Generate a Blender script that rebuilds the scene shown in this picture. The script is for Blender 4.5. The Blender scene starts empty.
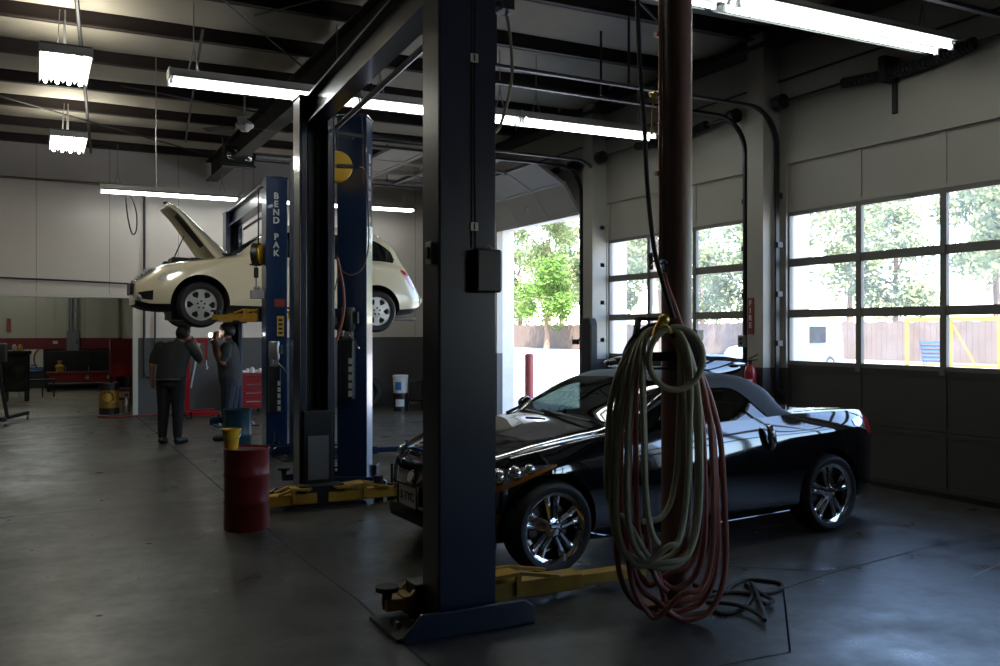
import bpy, bmesh, math, random
from mathutils import Vector, Matrix, noise
random.seed(7)
R = math.radians
scene = bpy.context.scene
COL = scene.collection
PI = math.pi

# ------------------------------------------------------------------ materials
def mat(name, col, rough=.5, metal=0., var=.15, scale=6., bump=0., coat=0., emit=None, es=1., spec=.5, bscale=None, col2=None):
    m = bpy.data.materials.new(name); m.use_nodes = True
    nt = m.node_tree; N = nt.nodes; L = nt.links
    b = N['Principled BSDF']
    c = tuple(col) + (1,)
    b.inputs['Roughness'].default_value = rough
    b.inputs['Metallic'].default_value = metal
    b.inputs['Specular IOR Level'].default_value = spec
    if coat:
        b.inputs['Coat Weight'].default_value = coat
        b.inputs['Coat Roughness'].default_value = .03
    tc = N.new('ShaderNodeTexCoord')
    nz = N.new('ShaderNodeTexNoise'); nz.inputs['Scale'].default_value = scale; nz.inputs['Detail'].default_value = 5
    L.new(tc.outputs['Object'], nz.inputs['Vector'])
    mx = N.new('ShaderNodeMix'); mx.data_type = 'RGBA'
    k = 1 - var
    mx.inputs[6].default_value = (col[0]*k, col[1]*k, col[2]*k, 1)
    c2 = col2 if col2 else tuple(min(1, x*(1+var)) for x in col)
    mx.inputs[7].default_value = tuple(c2) + (1,)
    L.new(nz.outputs['Fac'], mx.inputs[0])
    L.new(mx.outputs[2], b.inputs['Base Color'])
    if bump:
        bp = N.new('ShaderNodeBump'); bp.inputs['Strength'].default_value = bump; bp.inputs['Distance'].default_value = .01
        n2 = N.new('ShaderNodeTexNoise'); n2.inputs['Scale'].default_value = bscale or scale*6; n2.inputs['Detail'].default_value = 4
        L.new(tc.outputs['Object'], n2.inputs['Vector'])
        L.new(n2.outputs['Fac'], bp.inputs['Height']); L.new(bp.outputs['Normal'], b.inputs['Normal'])
    if emit:
        b.inputs['Emission Color'].default_value = tuple(emit) + (1,)
        b.inputs['Emission Strength'].default_value = es
    return m

def glass(name, tint=(1,1,1), haze=.06, gloss=.08, hcol=(.9,.95,1)):
    m = bpy.data.materials.new(name); m.use_nodes = True
    nt = m.node_tree; N = nt.nodes; L = nt.links
    N.remove(N['Principled BSDF']); out = N['Material Output']
    tr = N.new('ShaderNodeBsdfTransparent'); tr.inputs[0].default_value = tuple(tint)+(1,)
    tl = N.new('ShaderNodeBsdfTranslucent'); tl.inputs[0].default_value = tuple(hcol)+(1,)
    gl = N.new('ShaderNodeBsdfGlossy'); gl.inputs['Roughness'].default_value = .02
    m1 = N.new('ShaderNodeMixShader'); m2 = N.new('ShaderNodeMixShader')
    tc = N.new('ShaderNodeTexCoord'); nz = N.new('ShaderNodeTexNoise'); nz.inputs['Scale'].default_value = 3
    L.new(tc.outputs['Object'], nz.inputs['Vector'])
    mu = N.new('ShaderNodeMath'); mu.operation = 'MULTIPLY'; mu.inputs[1].default_value = haze*2
    L.new(nz.outputs['Fac'], mu.inputs[0]); L.new(mu.outputs[0], m1.inputs[0])
    L.new(tr.outputs[0], m1.inputs[1]); L.new(tl.outputs[0], m1.inputs[2])
    lw = N.new('ShaderNodeLayerWeight'); lw.inputs[0].default_value = .5
    pw = N.new('ShaderNodeMath'); pw.operation = 'POWER'; pw.inputs[1].default_value = 4.5; L.new(lw.outputs['Facing'], pw.inputs[0])
    ma = N.new('ShaderNodeMath'); ma.operation = 'MULTIPLY_ADD'; ma.inputs[1].default_value = .75; ma.inputs[2].default_value = gloss*.4; L.new(pw.outputs[0], ma.inputs[0])
    L.new(ma.outputs[0], m2.inputs[0]); L.new(m1.outputs[0], m2.inputs[1]); L.new(gl.outputs[0], m2.inputs[2])
    L.new(m2.outputs[0], out.inputs[0])
    return m

def floor_mat(name, c1, c2, joints):
    m = mat(name, c1, .32, 0, .0, .6, col2=c2, spec=.55)
    nt = m.node_tree; N = nt.nodes; L = nt.links; b = N['Principled BSDF']
    tc = N['Texture Coordinate']
    n2 = N.new('ShaderNodeTexNoise'); n2.inputs['Scale'].default_value = 2.2; n2.inputs['Detail'].default_value = 8; n2.inputs['Roughness'].default_value = .65
    L.new(tc.outputs['Object'], n2.inputs['Vector'])
    mr = N.new('ShaderNodeMapRange'); mr.inputs[1].default_value = .35; mr.inputs[2].default_value = .7
    mr.inputs[3].default_value = .27; mr.inputs[4].default_value = .50
    L.new(n2.outputs['Fac'], mr.inputs[0]); L.new(mr.outputs[0], b.inputs['Roughness'])
    # dark oil stains
    n3 = N.new('ShaderNodeTexNoise'); n3.inputs['Scale'].default_value = .9; n3.inputs['Detail'].default_value = 6; n3.inputs['Distortion'].default_value = .6
    L.new(tc.outputs['Object'], n3.inputs['Vector'])
    r3 = N.new('ShaderNodeMapRange'); r3.inputs[1].default_value = .32; r3.inputs[2].default_value = .68; r3.inputs[3].default_value = .6; r3.inputs[4].default_value = 1.2
    L.new(n3.outputs['Fac'], r3.inputs[0])
    n4 = N.new('ShaderNodeTexNoise'); n4.inputs['Scale'].default_value = 14; n4.inputs['Detail'].default_value = 8
    L.new(tc.outputs['Object'], n4.inputs['Vector'])
    r4 = N.new('ShaderNodeMapRange'); r4.inputs[1].default_value = .3; r4.inputs[2].default_value = .7; r4.inputs[3].default_value = .62; r4.inputs[4].default_value = 1.32
    L.new(n4.outputs['Fac'], r4.inputs[0])
    mm = N.new('ShaderNodeMath'); mm.operation = 'MULTIPLY'; L.new(r3.outputs[0], mm.inputs[0]); L.new(r4.outputs[0], mm.inputs[1])
    vm = N.new('ShaderNodeMix'); vm.data_type = 'RGBA'; vm.blend_type = 'MULTIPLY'; vm.inputs[0].default_value = 1
    old = b.inputs['Base Color'].links[0].from_socket
    L.new(old, vm.inputs[6]); L.new(mm.outputs[0], vm.inputs[7]); L.new(vm.outputs[2], b.inputs['Base Color'])
    bp = N.new('ShaderNodeBump'); bp.inputs['Strength'].default_value = .06; bp.inputs['Distance'].default_value = .01
    L.new(n4.outputs['Fac'], bp.inputs['Height']); L.new(bp.outputs['Normal'], b.inputs['Normal'])
    return m

def panel_mat(name, up, low, zsplit, rough=.6, px=1.22, axis='X', line=.55):
    """painted wall: darker wainscot below zsplit, faint vertical panel joints"""
    m = mat(name, up, rough, 0, .08, 1.5, bump=.08, bscale=25)
    nt = m.node_tree; N = nt.nodes; L = nt.links; b = N['Principled BSDF']
    tc = N['Texture Coordinate']; sp = N.new('ShaderNodeSeparateXYZ'); L.new(tc.outputs['Object'], sp.inputs[0])
    old = b.inputs['Base Color'].links[0].from_socket
    # joints
    dv = N.new('ShaderNodeMath'); dv.operation = 'DIVIDE'; dv.inputs[1].default_value = px; L.new(sp.outputs[axis], dv.inputs[0])
    fr = N.new('ShaderNodeMath'); fr.operation = 'FRACT'; L.new(dv.outputs[0], fr.inputs[0])
    lt = N.new('ShaderNodeMath'); lt.operation = 'LESS_THAN'; lt.inputs[1].default_value = .012; L.new(fr.outputs[0], lt.inputs[0])
    mj = N.new('ShaderNodeMix'); mj.data_type = 'RGBA'; L.new(lt.outputs[0], mj.inputs[0]); L.new(old, mj.inputs[6])
    mj.inputs[7].default_value = tuple(x*line for x in up)+(1,)
    g = N.new('ShaderNodeMath'); g.operation = 'LESS_THAN'; g.inputs[1].default_value = zsplit; L.new(sp.outputs['Z'], g.inputs[0])
    mw = N.new('ShaderNodeMix'); mw.data_type = 'RGBA'; L.new(g.outputs[0], mw.inputs[0]); L.new(mj.outputs[2], mw.inputs[6])
    mw.inputs[7].default_value = tuple(low)+(1,)
    L.new(mw.outputs[2], b.inputs['Base Color'])
    return m

M = {}
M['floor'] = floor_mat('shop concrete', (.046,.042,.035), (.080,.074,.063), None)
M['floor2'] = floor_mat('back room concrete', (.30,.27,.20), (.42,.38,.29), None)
M['joint'] = mat('floor joint', (.02,.02,.02), .8)
M['chalk'] = mat('worn pale joint', (.35,.35,.35), .6)
M['wall_r'] = panel_mat('right wall paint', (.35,.33,.285), (.05,.048,.046), 1.17, axis='Y', px=50)
M['wall_b'] = panel_mat('back wall paint', (.62,.57,.53), (.075,.075,.08), 1.45, axis='X')
M['wall_d'] = mat('dim wall paint', (.12,.115,.105), .7)
M['wall_rear'] = panel_mat('rear room wall', (.42,.39,.30), (.03,.033,.038), 1.08, axis='X', px=1.22)
M['redband'] = mat('dark red band', (.14,.012,.012), .5)
M['insul'] = mat('roof blanket', (.42,.38,.30), .75, 0, .2, 1.2, bump=.3, bscale=5)
M['purlin'] = mat('red oxide steel', (.020,.011,.010), .6, 0, .3)
M['girder'] = mat('dark girder paint', (.012,.010,.010), .6)
M['gantry'] = mat('yellow gantry paint', (.30,.17,.004), .5)
M['darksteel'] = mat('dark steel', (.03,.03,.032), .45, .5, .25)
M['galv'] = mat('galvanised steel', (.32,.32,.31), .42, .8, .2, 12)
M['whitesteel'] = mat('white painted steel', (.55,.54,.50), .5, 0, .08)
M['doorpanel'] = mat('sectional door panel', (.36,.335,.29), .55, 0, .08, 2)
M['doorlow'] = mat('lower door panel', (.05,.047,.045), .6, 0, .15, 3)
M['doorframe'] = mat('door rail', (.16,.15,.13), .55, 0, .1)
M['pane'] = glass('dusty pane', haze=.08)
M['blue'] = mat('lift blue paint', (.010,.030,.085), .28, 0, .12, 3, coat=.3)
M['navy'] = mat('shaded lift blue', (.008,.015,.036), .30, 0, .15, 3, coat=.25)  # lift blue darkened: shade on the near lift put into its colour
M['cavity'] = mat('dark column cavity', (.010,.010,.011), .5)  # near-black tone inside the column channels and on the carriages
M['yellow'] = mat('worn yellow paint', (.42,.24,.025), .5, 0, .35, 9, bump=.1)
M['yellow2'] = mat('bright yellow plastic', (.75,.42,.01), .45, 0, .1)
M['rubber'] = mat('black rubber', (.014,.014,.014), .7, 0, .2)
M['black'] = mat('black plastic', (.012,.012,.013), .4, 0, .2)
M['label'] = mat('white sticker', (.55,.53,.45), .6)
M['labelY'] = mat('yellow sticker', (.45,.28,.05), .6)
M['letter'] = mat('white lettering', (.62,.62,.60), .5)
M['carblack'] = mat('black car paint', (.003,.003,.005), .06, 0, .1, 2, coat=1, spec=.9)
M['carcream'] = mat('cream car paint', (.72,.65,.48), .25, 0, .03, 2, coat=.8)
M['fabric'] = mat('soft top fabric', (.007,.009,.016), .62, 0, .2, 40, bump=.15, bscale=300)
M['carglass'] = glass('tinted car glass', (.20,.26,.25), .001, .28)
M['lampz'] = mat('faceted headlamp', (.72,.73,.74), .16, 1, .3, 20, bump=1.0, bscale=34)
M['lens'] = mat('pale headlamp lens', (.62,.63,.60), .15, 0, .45, 22, coat=1)
M['cord'] = mat('brown cord', (.10,.045,.03), .6)
M['motor'] = mat('bare motor casing', (.30,.31,.31), .35, .7)
M['darkglass'] = mat('dark car glass', (.006,.008,.008), .04, 0, .1, 2, spec=.8)
M['well'] = mat('wheel well black', (.006,.006,.006), .8)
M['chrome'] = mat('chrome', (.75,.76,.78), .08, 1, .03)
M['silver'] = mat('silver hubcap', (.55,.56,.57), .3, .35, .05)
M['tyre'] = mat('tyre rubber', (.012,.012,.012), .62, 0, .2, 12, bump=.1)
M['disc'] = mat('brake disc', (.12,.11,.11), .45, .8)
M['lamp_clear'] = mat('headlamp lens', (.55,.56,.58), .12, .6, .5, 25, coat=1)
M['amber'] = mat('amber lens', (.55,.17,.03), .2, 0, .1, coat=.5)
M['redlens'] = mat('red lens', (.42,.012,.015), .15, 0, .1, coat=1)
M['plate'] = mat('number plate', (.5,.5,.47), .4)
M['redpaint'] = mat('red drum paint', (.20,.014,.012), .4, 0, .2, 5, bump=.05)
M['redtool'] = mat('red cabinet enamel', (.30,.010,.012), .3, 0, .1, coat=.3)
M['teal'] = mat('teal drum paint', (.010,.045,.065), .35, 0, .25, 5)
M['white'] = mat('white plastic', (.65,.65,.66), .5, 0, .05)
M['bluelab'] = mat('blue label', (.02,.16,.42), .5)
M['red_hose'] = mat('red rubber hose', (.27,.075,.05), .5, 0, .25, 14)
M['olive_hose'] = mat('olive rubber hose', (.37,.345,.225), .5, 0, .2, 14)
M['brass'] = mat('brass', (.55,.36,.08), .35, .8)
M['pole'] = mat('brown painted steel pipe', (.15,.088,.066), .42, 0, .25, 7, bump=.1)
M['copper'] = mat('copper pipe', (.40,.17,.09), .4, .6)
M['tube'] = mat('lit fluorescent tube', (.9,.95,1), .5, emit=(.95,1,.96), es=15)
M['reflector'] = mat('white lamp reflector', (.16,.175,.17), .35, 0, .02)
M['hb'] = mat('lit high bay tubes', (.9,.95,1), .5, emit=(1,.97,.82), es=42)
M['grey'] = mat('grey enamel box', (.16,.165,.17), .5)
M['skin'] = mat('skin', (.26,.125,.08), .5, 0, .08)
M['hair'] = mat('dark hair', (.010,.008,.007), .5, 0, .3, 60)
M['shirt'] = mat('charcoal work shirt', (.020,.021,.023), .85, 0, .15, 30)
M['shirt2'] = mat('slate work shirt', (.030,.032,.038), .85, 0, .15, 30)
M['trousers'] = mat('black work trousers', (.006,.006,.007), .9)
M['trousers2'] = mat('navy work trousers', (.020,.022,.040), .9)
M['shoe'] = mat('black leather shoe', (.008,.008,.008), .45)
M['torch'] = mat('lit torch lens', (1,1,1), .3, emit=(1,1,1), es=60)
M['ground'] = mat('sunlit yard paving', (.62,.58,.54), .9, 0, .12, .6)
M['fence'] = mat('weathered cedar fence', (.125,.085,.064), .9, 0, .35, 1.5)
M['bark'] = mat('tree bark', (.20,.13,.09), .9)
M['redpost'] = mat('red bollard paint', (.22,.035,.03), .5)
M['stucco'] = mat('pale stucco', (.62,.60,.58), .9)
M['vanpaint'] = mat('pale van paint', (.20,.24,.24), .3, coat=.5)
M['bluepaint'] = mat('blue enamel', (.02,.06,.16), .4)
M['rib'] = mat('concertina duct', (.014,.014,.014), .8)
def leafmat(name, c):
    m = bpy.data.materials.new(name); m.use_nodes = True
    nt = m.node_tree; N = nt.nodes; L = nt.links
    N.remove(N['Principled BSDF']); out = N['Material Output']
    d = N.new('ShaderNodeBsdfDiffuse'); t = N.new('ShaderNodeBsdfTranslucent'); mx = N.new('ShaderNodeMixShader'); mx.inputs[0].default_value = .45
    tc = N.new('ShaderNodeTexCoord'); nz = N.new('ShaderNodeTexNoise'); nz.inputs['Scale'].default_value = 1.2
    L.new(tc.outputs['Object'], nz.inputs['Vector'])
    cr = N.new('ShaderNodeMix'); cr.data_type = 'RGBA'
    cr.inputs[6].default_value = (c[0]*.6, c[1]*.65, c[2]*.6, 1); cr.inputs[7].default_value = (c[0]*1.4, c[1]*1.3, c[2]*1.2, 1)
    L.new(nz.outputs['Fac'], cr.inputs[0])
    L.new(cr.outputs[2], d.inputs[0]); L.new(cr.outputs[2], t.inputs[0])
    L.new(d.outputs[0], mx.inputs[1]); L.new(t.outputs[0], mx.inputs[2]); L.new(mx.outputs[0], out.inputs[0])
    return m
M['leafA'] = leafmat('pale tree leaves', (.26,.31,.17))
M['leafB'] = leafmat('green tree leaves', (.15,.26,.07))

# ------------------------------------------------------------------ mesh helpers
SPLIT = {'sill_trim','window_trim','wiper','anchor_bolt','socket','band','shelf','marker_lens','eye','iris','warning_sticker','knob','post','window','button','trunk_strap'}
class MB:
    def __init__(s): s.v = []; s.f = []; s.mi = []; s.cur = 0
    def add(s, vs, fs):
        o = len(s.v); s.v += [tuple(v) for v in vs]
        for f in fs: s.f.append(tuple(i+o for i in f)); s.mi.append(s.cur)
        return s
    def box(s, x0, x1, y0, y1, z0, z1, T=None):
        vs = [Vector((x,y,z)) for z in (z0,z1) for y in (y0,y1) for x in (x0,x1)]
        if T is not None: vs = [T @ v for v in vs]
        return s.add(vs, [(0,2,3,1),(4,5,7,6),(0,1,5,4),(2,6,7,3),(0,4,6,2),(1,3,7,5)])
    def bar(s, a, b, w, h, up=(0,0,1)):
        a = Vector(a); b = Vector(b); d = (b-a).normalized(); u = Vector(up)
        sd = d.cross(u)
        if sd.length < 1e-4: sd = d.cross(Vector((1,0,0)))
        sd.normalize(); u = sd.cross(d)
        vs = [p + sd*(w/2*i) + u*(h/2*j) for p in (a,b) for i,j in ((-1,-1),(1,-1),(1,1),(-1,1))]
        return s.add(vs, [(3,2,1,0),(4,5,6,7),(0,1,5,4),(1,2,6,5),(2,3,7,6),(3,0,4,7)])
    def tube(s, pts, r, n=8, closed=False, cap=True):
        pts = [Vector(p) for p in pts]; k = len(pts)
        rr = r if isinstance(r, (list,tuple)) else [r]*k
        vs = []; prev = None
        for i,p in enumerate(pts):
            if closed: t = pts[(i+1)%k]-pts[i-1]
            else: t = pts[min(i+1,k-1)]-pts[max(i-1,0)]
            if t.length < 1e-9: t = Vector((0,0,1))
            t.normalize()
            if prev is None:
                a = Vector((0,0,1)) if abs(t.z) < .9 else Vector((1,0,0))
                nrm = t.cross(a).normalized()
            else:
                nrm = prev - t*prev.dot(t)
                nrm = nrm.normalized() if nrm.length > 1e-6 else t.orthogonal().normalized()
            prev = nrm; bn = t.cross(nrm)
            for q in range(n):
                a = 2*PI*q/n
                vs.append(p + (nrm*math.cos(a)+bn*math.sin(a))*rr[i])
        fs = []
        for i in range(k if closed else k-1):
            for q in range(n):
                a = i*n+q; b = i*n+(q+1)%n; c = ((i+1)%k)*n+(q+1)%n; d = ((i+1)%k)*n+q
                fs.append((a,b,c,d))
        if cap and not closed:
            fs.append(tuple(range(n-1,-1,-1))); fs.append(tuple((k-1)*n+q for q in range(n)))
        return s.add(vs, fs)
    def cyl(s, a, b, r, r2=None, n=16):
        return s.tube([a,b], [r, r if r2 is None else r2], n)
    def lathe(s, prof, n=32, T=None):
        """prof: list of (r,z) about local Z"""
        vs = []; k = len(prof)
        for q in range(n):
            a = 2*PI*q/n
            for r,z in prof: vs.append(Vector((r*math.cos(a), r*math.sin(a), z)))
        if T is not None: vs = [T @ v for v in vs]
        fs = []
        for q in range(n):
            for i in range(k-1):
                a = q*k+i; b = ((q+1)%n)*k+i
                fs.append((a,b,b+1,a+1))
        return s.add(vs, fs)
    def prism(s, poly, axis, a, b):
        """extrude 2D poly along axis; poly coords are the other two axes in order"""
        def pt(p, t):
            return {'x':(t,p[0],p[1]),'y':(p[0],t,p[1]),'z':(p[0],p[1],t)}[axis]
        n = len(poly)
        vs = [pt(p,a) for p in poly]+[pt(p,b) for p in poly]
        fs = [tuple(range(n)), tuple(range(2*n-1,n-1,-1))]+[(i,i+n,(i+1)%n+n,(i+1)%n) for i in range(n)]
        return s.add(vs, fs)
    def ball(s, c, r, n=12, sc=(1,1,1), T=None):
        vs = []; fs = []; m = n//2+2
        for i in range(m+1):
            th = PI*i/m
            for q in range(n):
                a = 2*PI*q/n
                v = Vector((r*sc[0]*math.sin(th)*math.cos(a), r*sc[1]*math.sin(th)*math.sin(a), r*sc[2]*math.cos(th)))
                if T is not None: v = T @ v
                vs.append(v+Vector(c))
        for i in range(m):
            for q in range(n): fs.append((i*n+q, (i+1)*n+q, (i+1)*n+(q+1)%n, i*n+(q+1)%n))
        return s.add(vs, fs)
    def build(s, name, mats, parent=None, **k):
        if name not in SPLIT or parent is None: return s.build1(name, mats, parent, **k)
        par = list(range(len(s.v)))
        def find(a):
            while par[a] != a: par[a] = par[par[a]]; a = par[a]
            return a
        for fa in s.f:
            for q in fa[1:]: par[find(fa[0])] = find(q)
        isl = {}
        for fa,mi in zip(s.f,s.mi): isl.setdefault(find(fa[0]),[]).append((fa,mi))
        for g in isl.values():
            used = sorted({i for fa,_ in g for i in fa}); mp = {i:q for q,i in enumerate(used)}
            b = MB(); b.v = [s.v[i] for i in used]; b.f = [tuple(mp[i] for i in fa) for fa,_ in g]; b.mi = [m for _,m in g]
            o = b.build1(name, mats, parent, **k)
        return o
    def build1(s, name, mats, parent=None, smooth=True, angle=35, bevel=0, weld=False):
        me = bpy.data.meshes.new(name); me.from_pydata(s.v, [], s.f)
        if not isinstance(mats, (list,tuple)): mats = [mats]
        for m in mats: me.materials.append(m)
        me.polygons.foreach_set('material_index', s.mi)
        bm = bmesh.new(); bm.from_mesh(me)
        if weld: bmesh.ops.remove_doubles(bm, verts=bm.verts, dist=1e-5)
        bmesh.ops.recalc_face_normals(bm, faces=bm.faces)
        bm.to_mesh(me); bm.free()
        if smooth:
            me.polygons.foreach_set('use_smooth', [True]*len(me.polygons)); me.set_sharp_from_angle(angle=R(angle))
        o = bpy.data.objects.new(name, me); COL.objects.link(o)
        if parent: o.parent = parent
        if bevel:
            b = o.modifiers.new('b','BEVEL'); b.width = bevel; b.segments = 2; b.limit_method = 'ANGLE'
        return o

def tag(o, label, cat, group=None, kind=None):
    o['label'] = label; o['category'] = cat
    if group: o['group'] = group
    if kind: o['kind'] = kind
    return o
def thing(name, label, cat, loc=(0,0,0), rz=0, group=None):
    o = bpy.data.objects.new(name, None); COL.objects.link(o)
    o.location = loc; o.rotation_euler = (0,0,rz); o.empty_display_size = .1
    return tag(o, label, cat, group)
def struct(mb, name, m, label=None, cat=None, **k):
    o = mb.build(name, m, **k); o['kind'] = 'structure'
    if label: o['label'] = label; o['category'] = cat or name.split('_')[0]
    return o
def kids(o): return [c for c in bpy.data.objects if c.parent == o]
def dup(o, parent=None):
    c = o.copy(); COL.objects.link(c)
    if parent: c.parent = parent
    for k in kids(o): dup(k, c)
    return c
def smooth_path(pts, n=8, closed=False):
    pts = [Vector(p) for p in pts]; k = len(pts); out = []
    for i in range(k if closed else k-1):
        if closed: p0,p1,p2,p3 = pts[i-1],pts[i],pts[(i+1)%k],pts[(i+2)%k]
        else: p0,p1,p2,p3 = pts[max(i-1,0)],pts[i],pts[i+1],pts[min(i+2,k-1)]
        for q in range(n):
            t = q/n
            out.append(.5*((2*p1)+(p2-p0)*t+(2*p0-5*p1+4*p2-p3)*t*t+(3*p1-p0-3*p2+p3)*t**3))
    if not closed: out.append(pts[-1])
    return out
def text_obj(txt, name, m, parent, size, M4, stacked=False, ext=.002, lead=1.0):
    """flat lettering turned into a mesh; M4 places the text plane (x right, y up)"""
    cu = bpy.data.curves.new('t','FONT'); cu.body = '\n'.join(txt) if stacked else txt
    cu.size = size; cu.extrude = ext; cu.align_x = 'CENTER'; cu.align_y = 'TOP' if stacked else 'CENTER'; cu.space_line = lead; cu.offset = size*.03
    t = bpy.data.objects.new('t', cu); COL.objects.link(t)
    dg = bpy.context.evaluated_depsgraph_get()
    me = bpy.data.meshes.new_from_object(t.evaluated_get(dg))
    bpy.data.objects.remove(t); bpy.data.curves.remove(cu)
    me.transform(M4); me.materials.clear(); me.materials.append(m)
    o = bpy.data.objects.new(name, me); COL.objects.link(o); o.parent = parent
    return o
def basis(origin, xdir, ydir):
    x = Vector(xdir).normalized(); y = Vector(ydir).normalized(); z = x.cross(y)
    m = Matrix.Identity(4)
    for i in range(3): m[i][0] = x[i]; m[i][1] = y[i]; m[i][2] = z[i]; m[i][3] = origin[i]
    return m
def pchip(tab):
    xs = sorted(tab); ys = [tab[x] for x in xs]; n = len(xs)
    if n == 1: return lambda x: ys[0]
    h = [xs[i+1]-xs[i] for i in range(n-1)]; d = [(ys[i+1]-ys[i])/h[i] for i in range(n-1)]
    m = [d[0]]+[0]*(n-2)+[d[-1]]
    for i in range(1,n-1):
        if d[i-1]*d[i] > 0:
            w1 = 2*h[i]+h[i-1]; w2 = h[i]+2*h[i-1]; m[i] = (w1+w2)/(w1/d[i-1]+w2/d[i])
    def f(x):
        if x <= xs[0]: return ys[0]
        if x >= xs[-1]: return ys[-1]
        i = max(k for k in range(n) if xs[k] <= x); i = min(i, n-2)
        t = (x-xs[i])/h[i]
        return (ys[i]*(1+2*t)*(1-t)**2 + m[i]*h[i]*t*(1-t)**2 + ys[i+1]*t*t*(3-2*t) + m[i+1]*h[i]*t*t*(t-1))
    return f
#PARTS
# ------------------------------------------------------------------ the room
XR = 7.63; YB = 18.5
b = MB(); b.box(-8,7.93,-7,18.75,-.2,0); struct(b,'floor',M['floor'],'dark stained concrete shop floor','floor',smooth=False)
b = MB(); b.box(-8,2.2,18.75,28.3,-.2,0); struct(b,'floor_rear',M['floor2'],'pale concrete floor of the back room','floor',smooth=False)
# expansion joints sawn in the slab
def joint(pts, w=.014, m='joint', z=.002):
    b = MB()
    for p,q in zip(pts,pts[1:]):
        p = Vector((p[0],p[1],0)); q = Vector((q[0],q[1],0)); d = (q-p).normalized(); s = Vector((-d.y,d.x,0))*w/2
        b.add([p-s+Vector((0,0,z)),q-s+Vector((0,0,z)),q+s+Vector((0,0,z)),p+s+Vector((0,0,z))],[(0,1,2,3)])
    o = b.build('trim_joint', M[m], smooth=False); o['kind'] = 'structure'; return o
joint([(1.67,-6.9),(1.67,4.3),(1.70,5.2),(1.66,6.2),(1.67,12.4),(1.66,18.4)],.018)
joint([(2.55,3.42),(3.34,3.40),(4.10,4.23),(4.03,4.30)],.008)
joint([(3.34,3.40),(4.10,4.23)],.010)
joint([(3.55,5.05),(4.03,4.94)],.012,'chalk',.0025)
joint([(4.03,4.94),(4.71,4.39),(4.12,4.25)],.012)
joint([(4.71,4.39),(6.1,4.62),(7.6,4.62)],.010)
joint([(4.9,2.9),(5.3,3.1)],.010,'chalk',.0025)
joint([(5.4,3.9),(7.6,4.5)],.010,'chalk',.0025)
joint([(-7.9,2.0),(1.67,2.0)],.012)
joint([(-7.9,8.9),(1.67,8.9)],.012)
joint([(-7.9,16.0),(1.67,16.0)],.012)

YC = [-4.68,-1.01,2.66,6.33,10.0,13.67]
edges = [-7.0]+[e for y in YC for e in (y-1.5,y+1.5)]+[18.5]
b = MB(); bo = MB()
for i in range(0,len(edges),2):
    b.box(XR,XR+.12,edges[i],edges[i+1],0,5.15); bo.box(XR+.12,XR+.36,edges[i],edges[i+1],0,5.4)
for y in YC:
    b.box(XR,XR+.10,y-1.5,y+1.5,3.49,5.15); bo.box(XR+.12,XR+.36,y-1.5,y+1.5,3.45,5.4)
struct(b,'wall_right',M['wall_r'],'grey wall with the roll-up doors','wall',smooth=False)
struct(bo,'wall_outside',M['stucco'],'pale outside face of the door wall','wall',smooth=False)
# steel posts between the doors
for i,y in enumerate([-2.97,.70,4.37,8.06,11.64,15.33]):
    b = MB(); b.box(XR-.25,XR,y-.13,y+.13,0,5.0); b.box(XR-.05,XR,y-.10,y+.35,0,3.55)
    struct(b,'trim_%d'%(i+1),M['wall_r'],'white steel post between two roll-up doors','post',smooth=False)
# back wall with the opening
b = MB()
b.box(-8,-4.0,YB,YB+.2,0,5.15); b.box(-4.0,1.63,YB,YB+.2,2.2,5.15); b.box(1.63,XR+.36,YB,YB+.2,0,5.15)
struct(b,'wall_back',M['wall_b'],'pale back wall with dark wainscot and wide low opening','wall',smooth=False)
b = MB(); b.box(1.63,1.72,YB-.012,YB,0,2.2); b.box(-4.0,1.72,YB-.012,YB,2.2,2.26)
struct(b,'trim_10',M['whitesteel'],'pale trim round the wide low opening','trim',smooth=False)
b = MB(); b.box(-8.2,-8,-7,18.75,0,5.2); struct(b,'wall_left',M['wall_d'],'dim left wall','wall',smooth=False)
b = MB(); b.box(-8,XR+.36,-7.2,-7,0,5.2); struct(b,'wall_front',M['wall_d'],'dim wall behind','wall',smooth=False)
# the back room
b = MB(); b.box(-8,2.4,28.1,28.3,0,3.6); struct(b,'wall_rear',M['wall_rear'],'beige panelled wall of the back room','wall',smooth=False)
b = MB(); b.box(2.2,2.4,18.7,28.3,0,3.6); b.box(-8.2,-8,18.7,28.3,0,3.6); struct(b,'wall_side',M['wall_rear'],'side wall of the back room','wall',smooth=False)
b = MB(); b.box(-8.2,2.4,18.7,28.3,3.6,3.7); struct(b,'ceiling_rear',M['wall_d'],'ceiling of the back room','ceiling',smooth=False)
b = MB(); b.box(-8,2.2,28.06,28.1,1.07,1.38); struct(b,'trim_11',M['redband'],'dark red band along the back room wall','trim',smooth=False)
for i,x in enumerate([.35,2.0,-2.4]):
    b = MB(); b.box(x-.09,x+.09,28.0,28.1,1.38,3.6); struct(b,'trim_%d'%(12+i),M['wall_rear'],'beige post on the back room wall','post',smooth=False)

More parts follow.
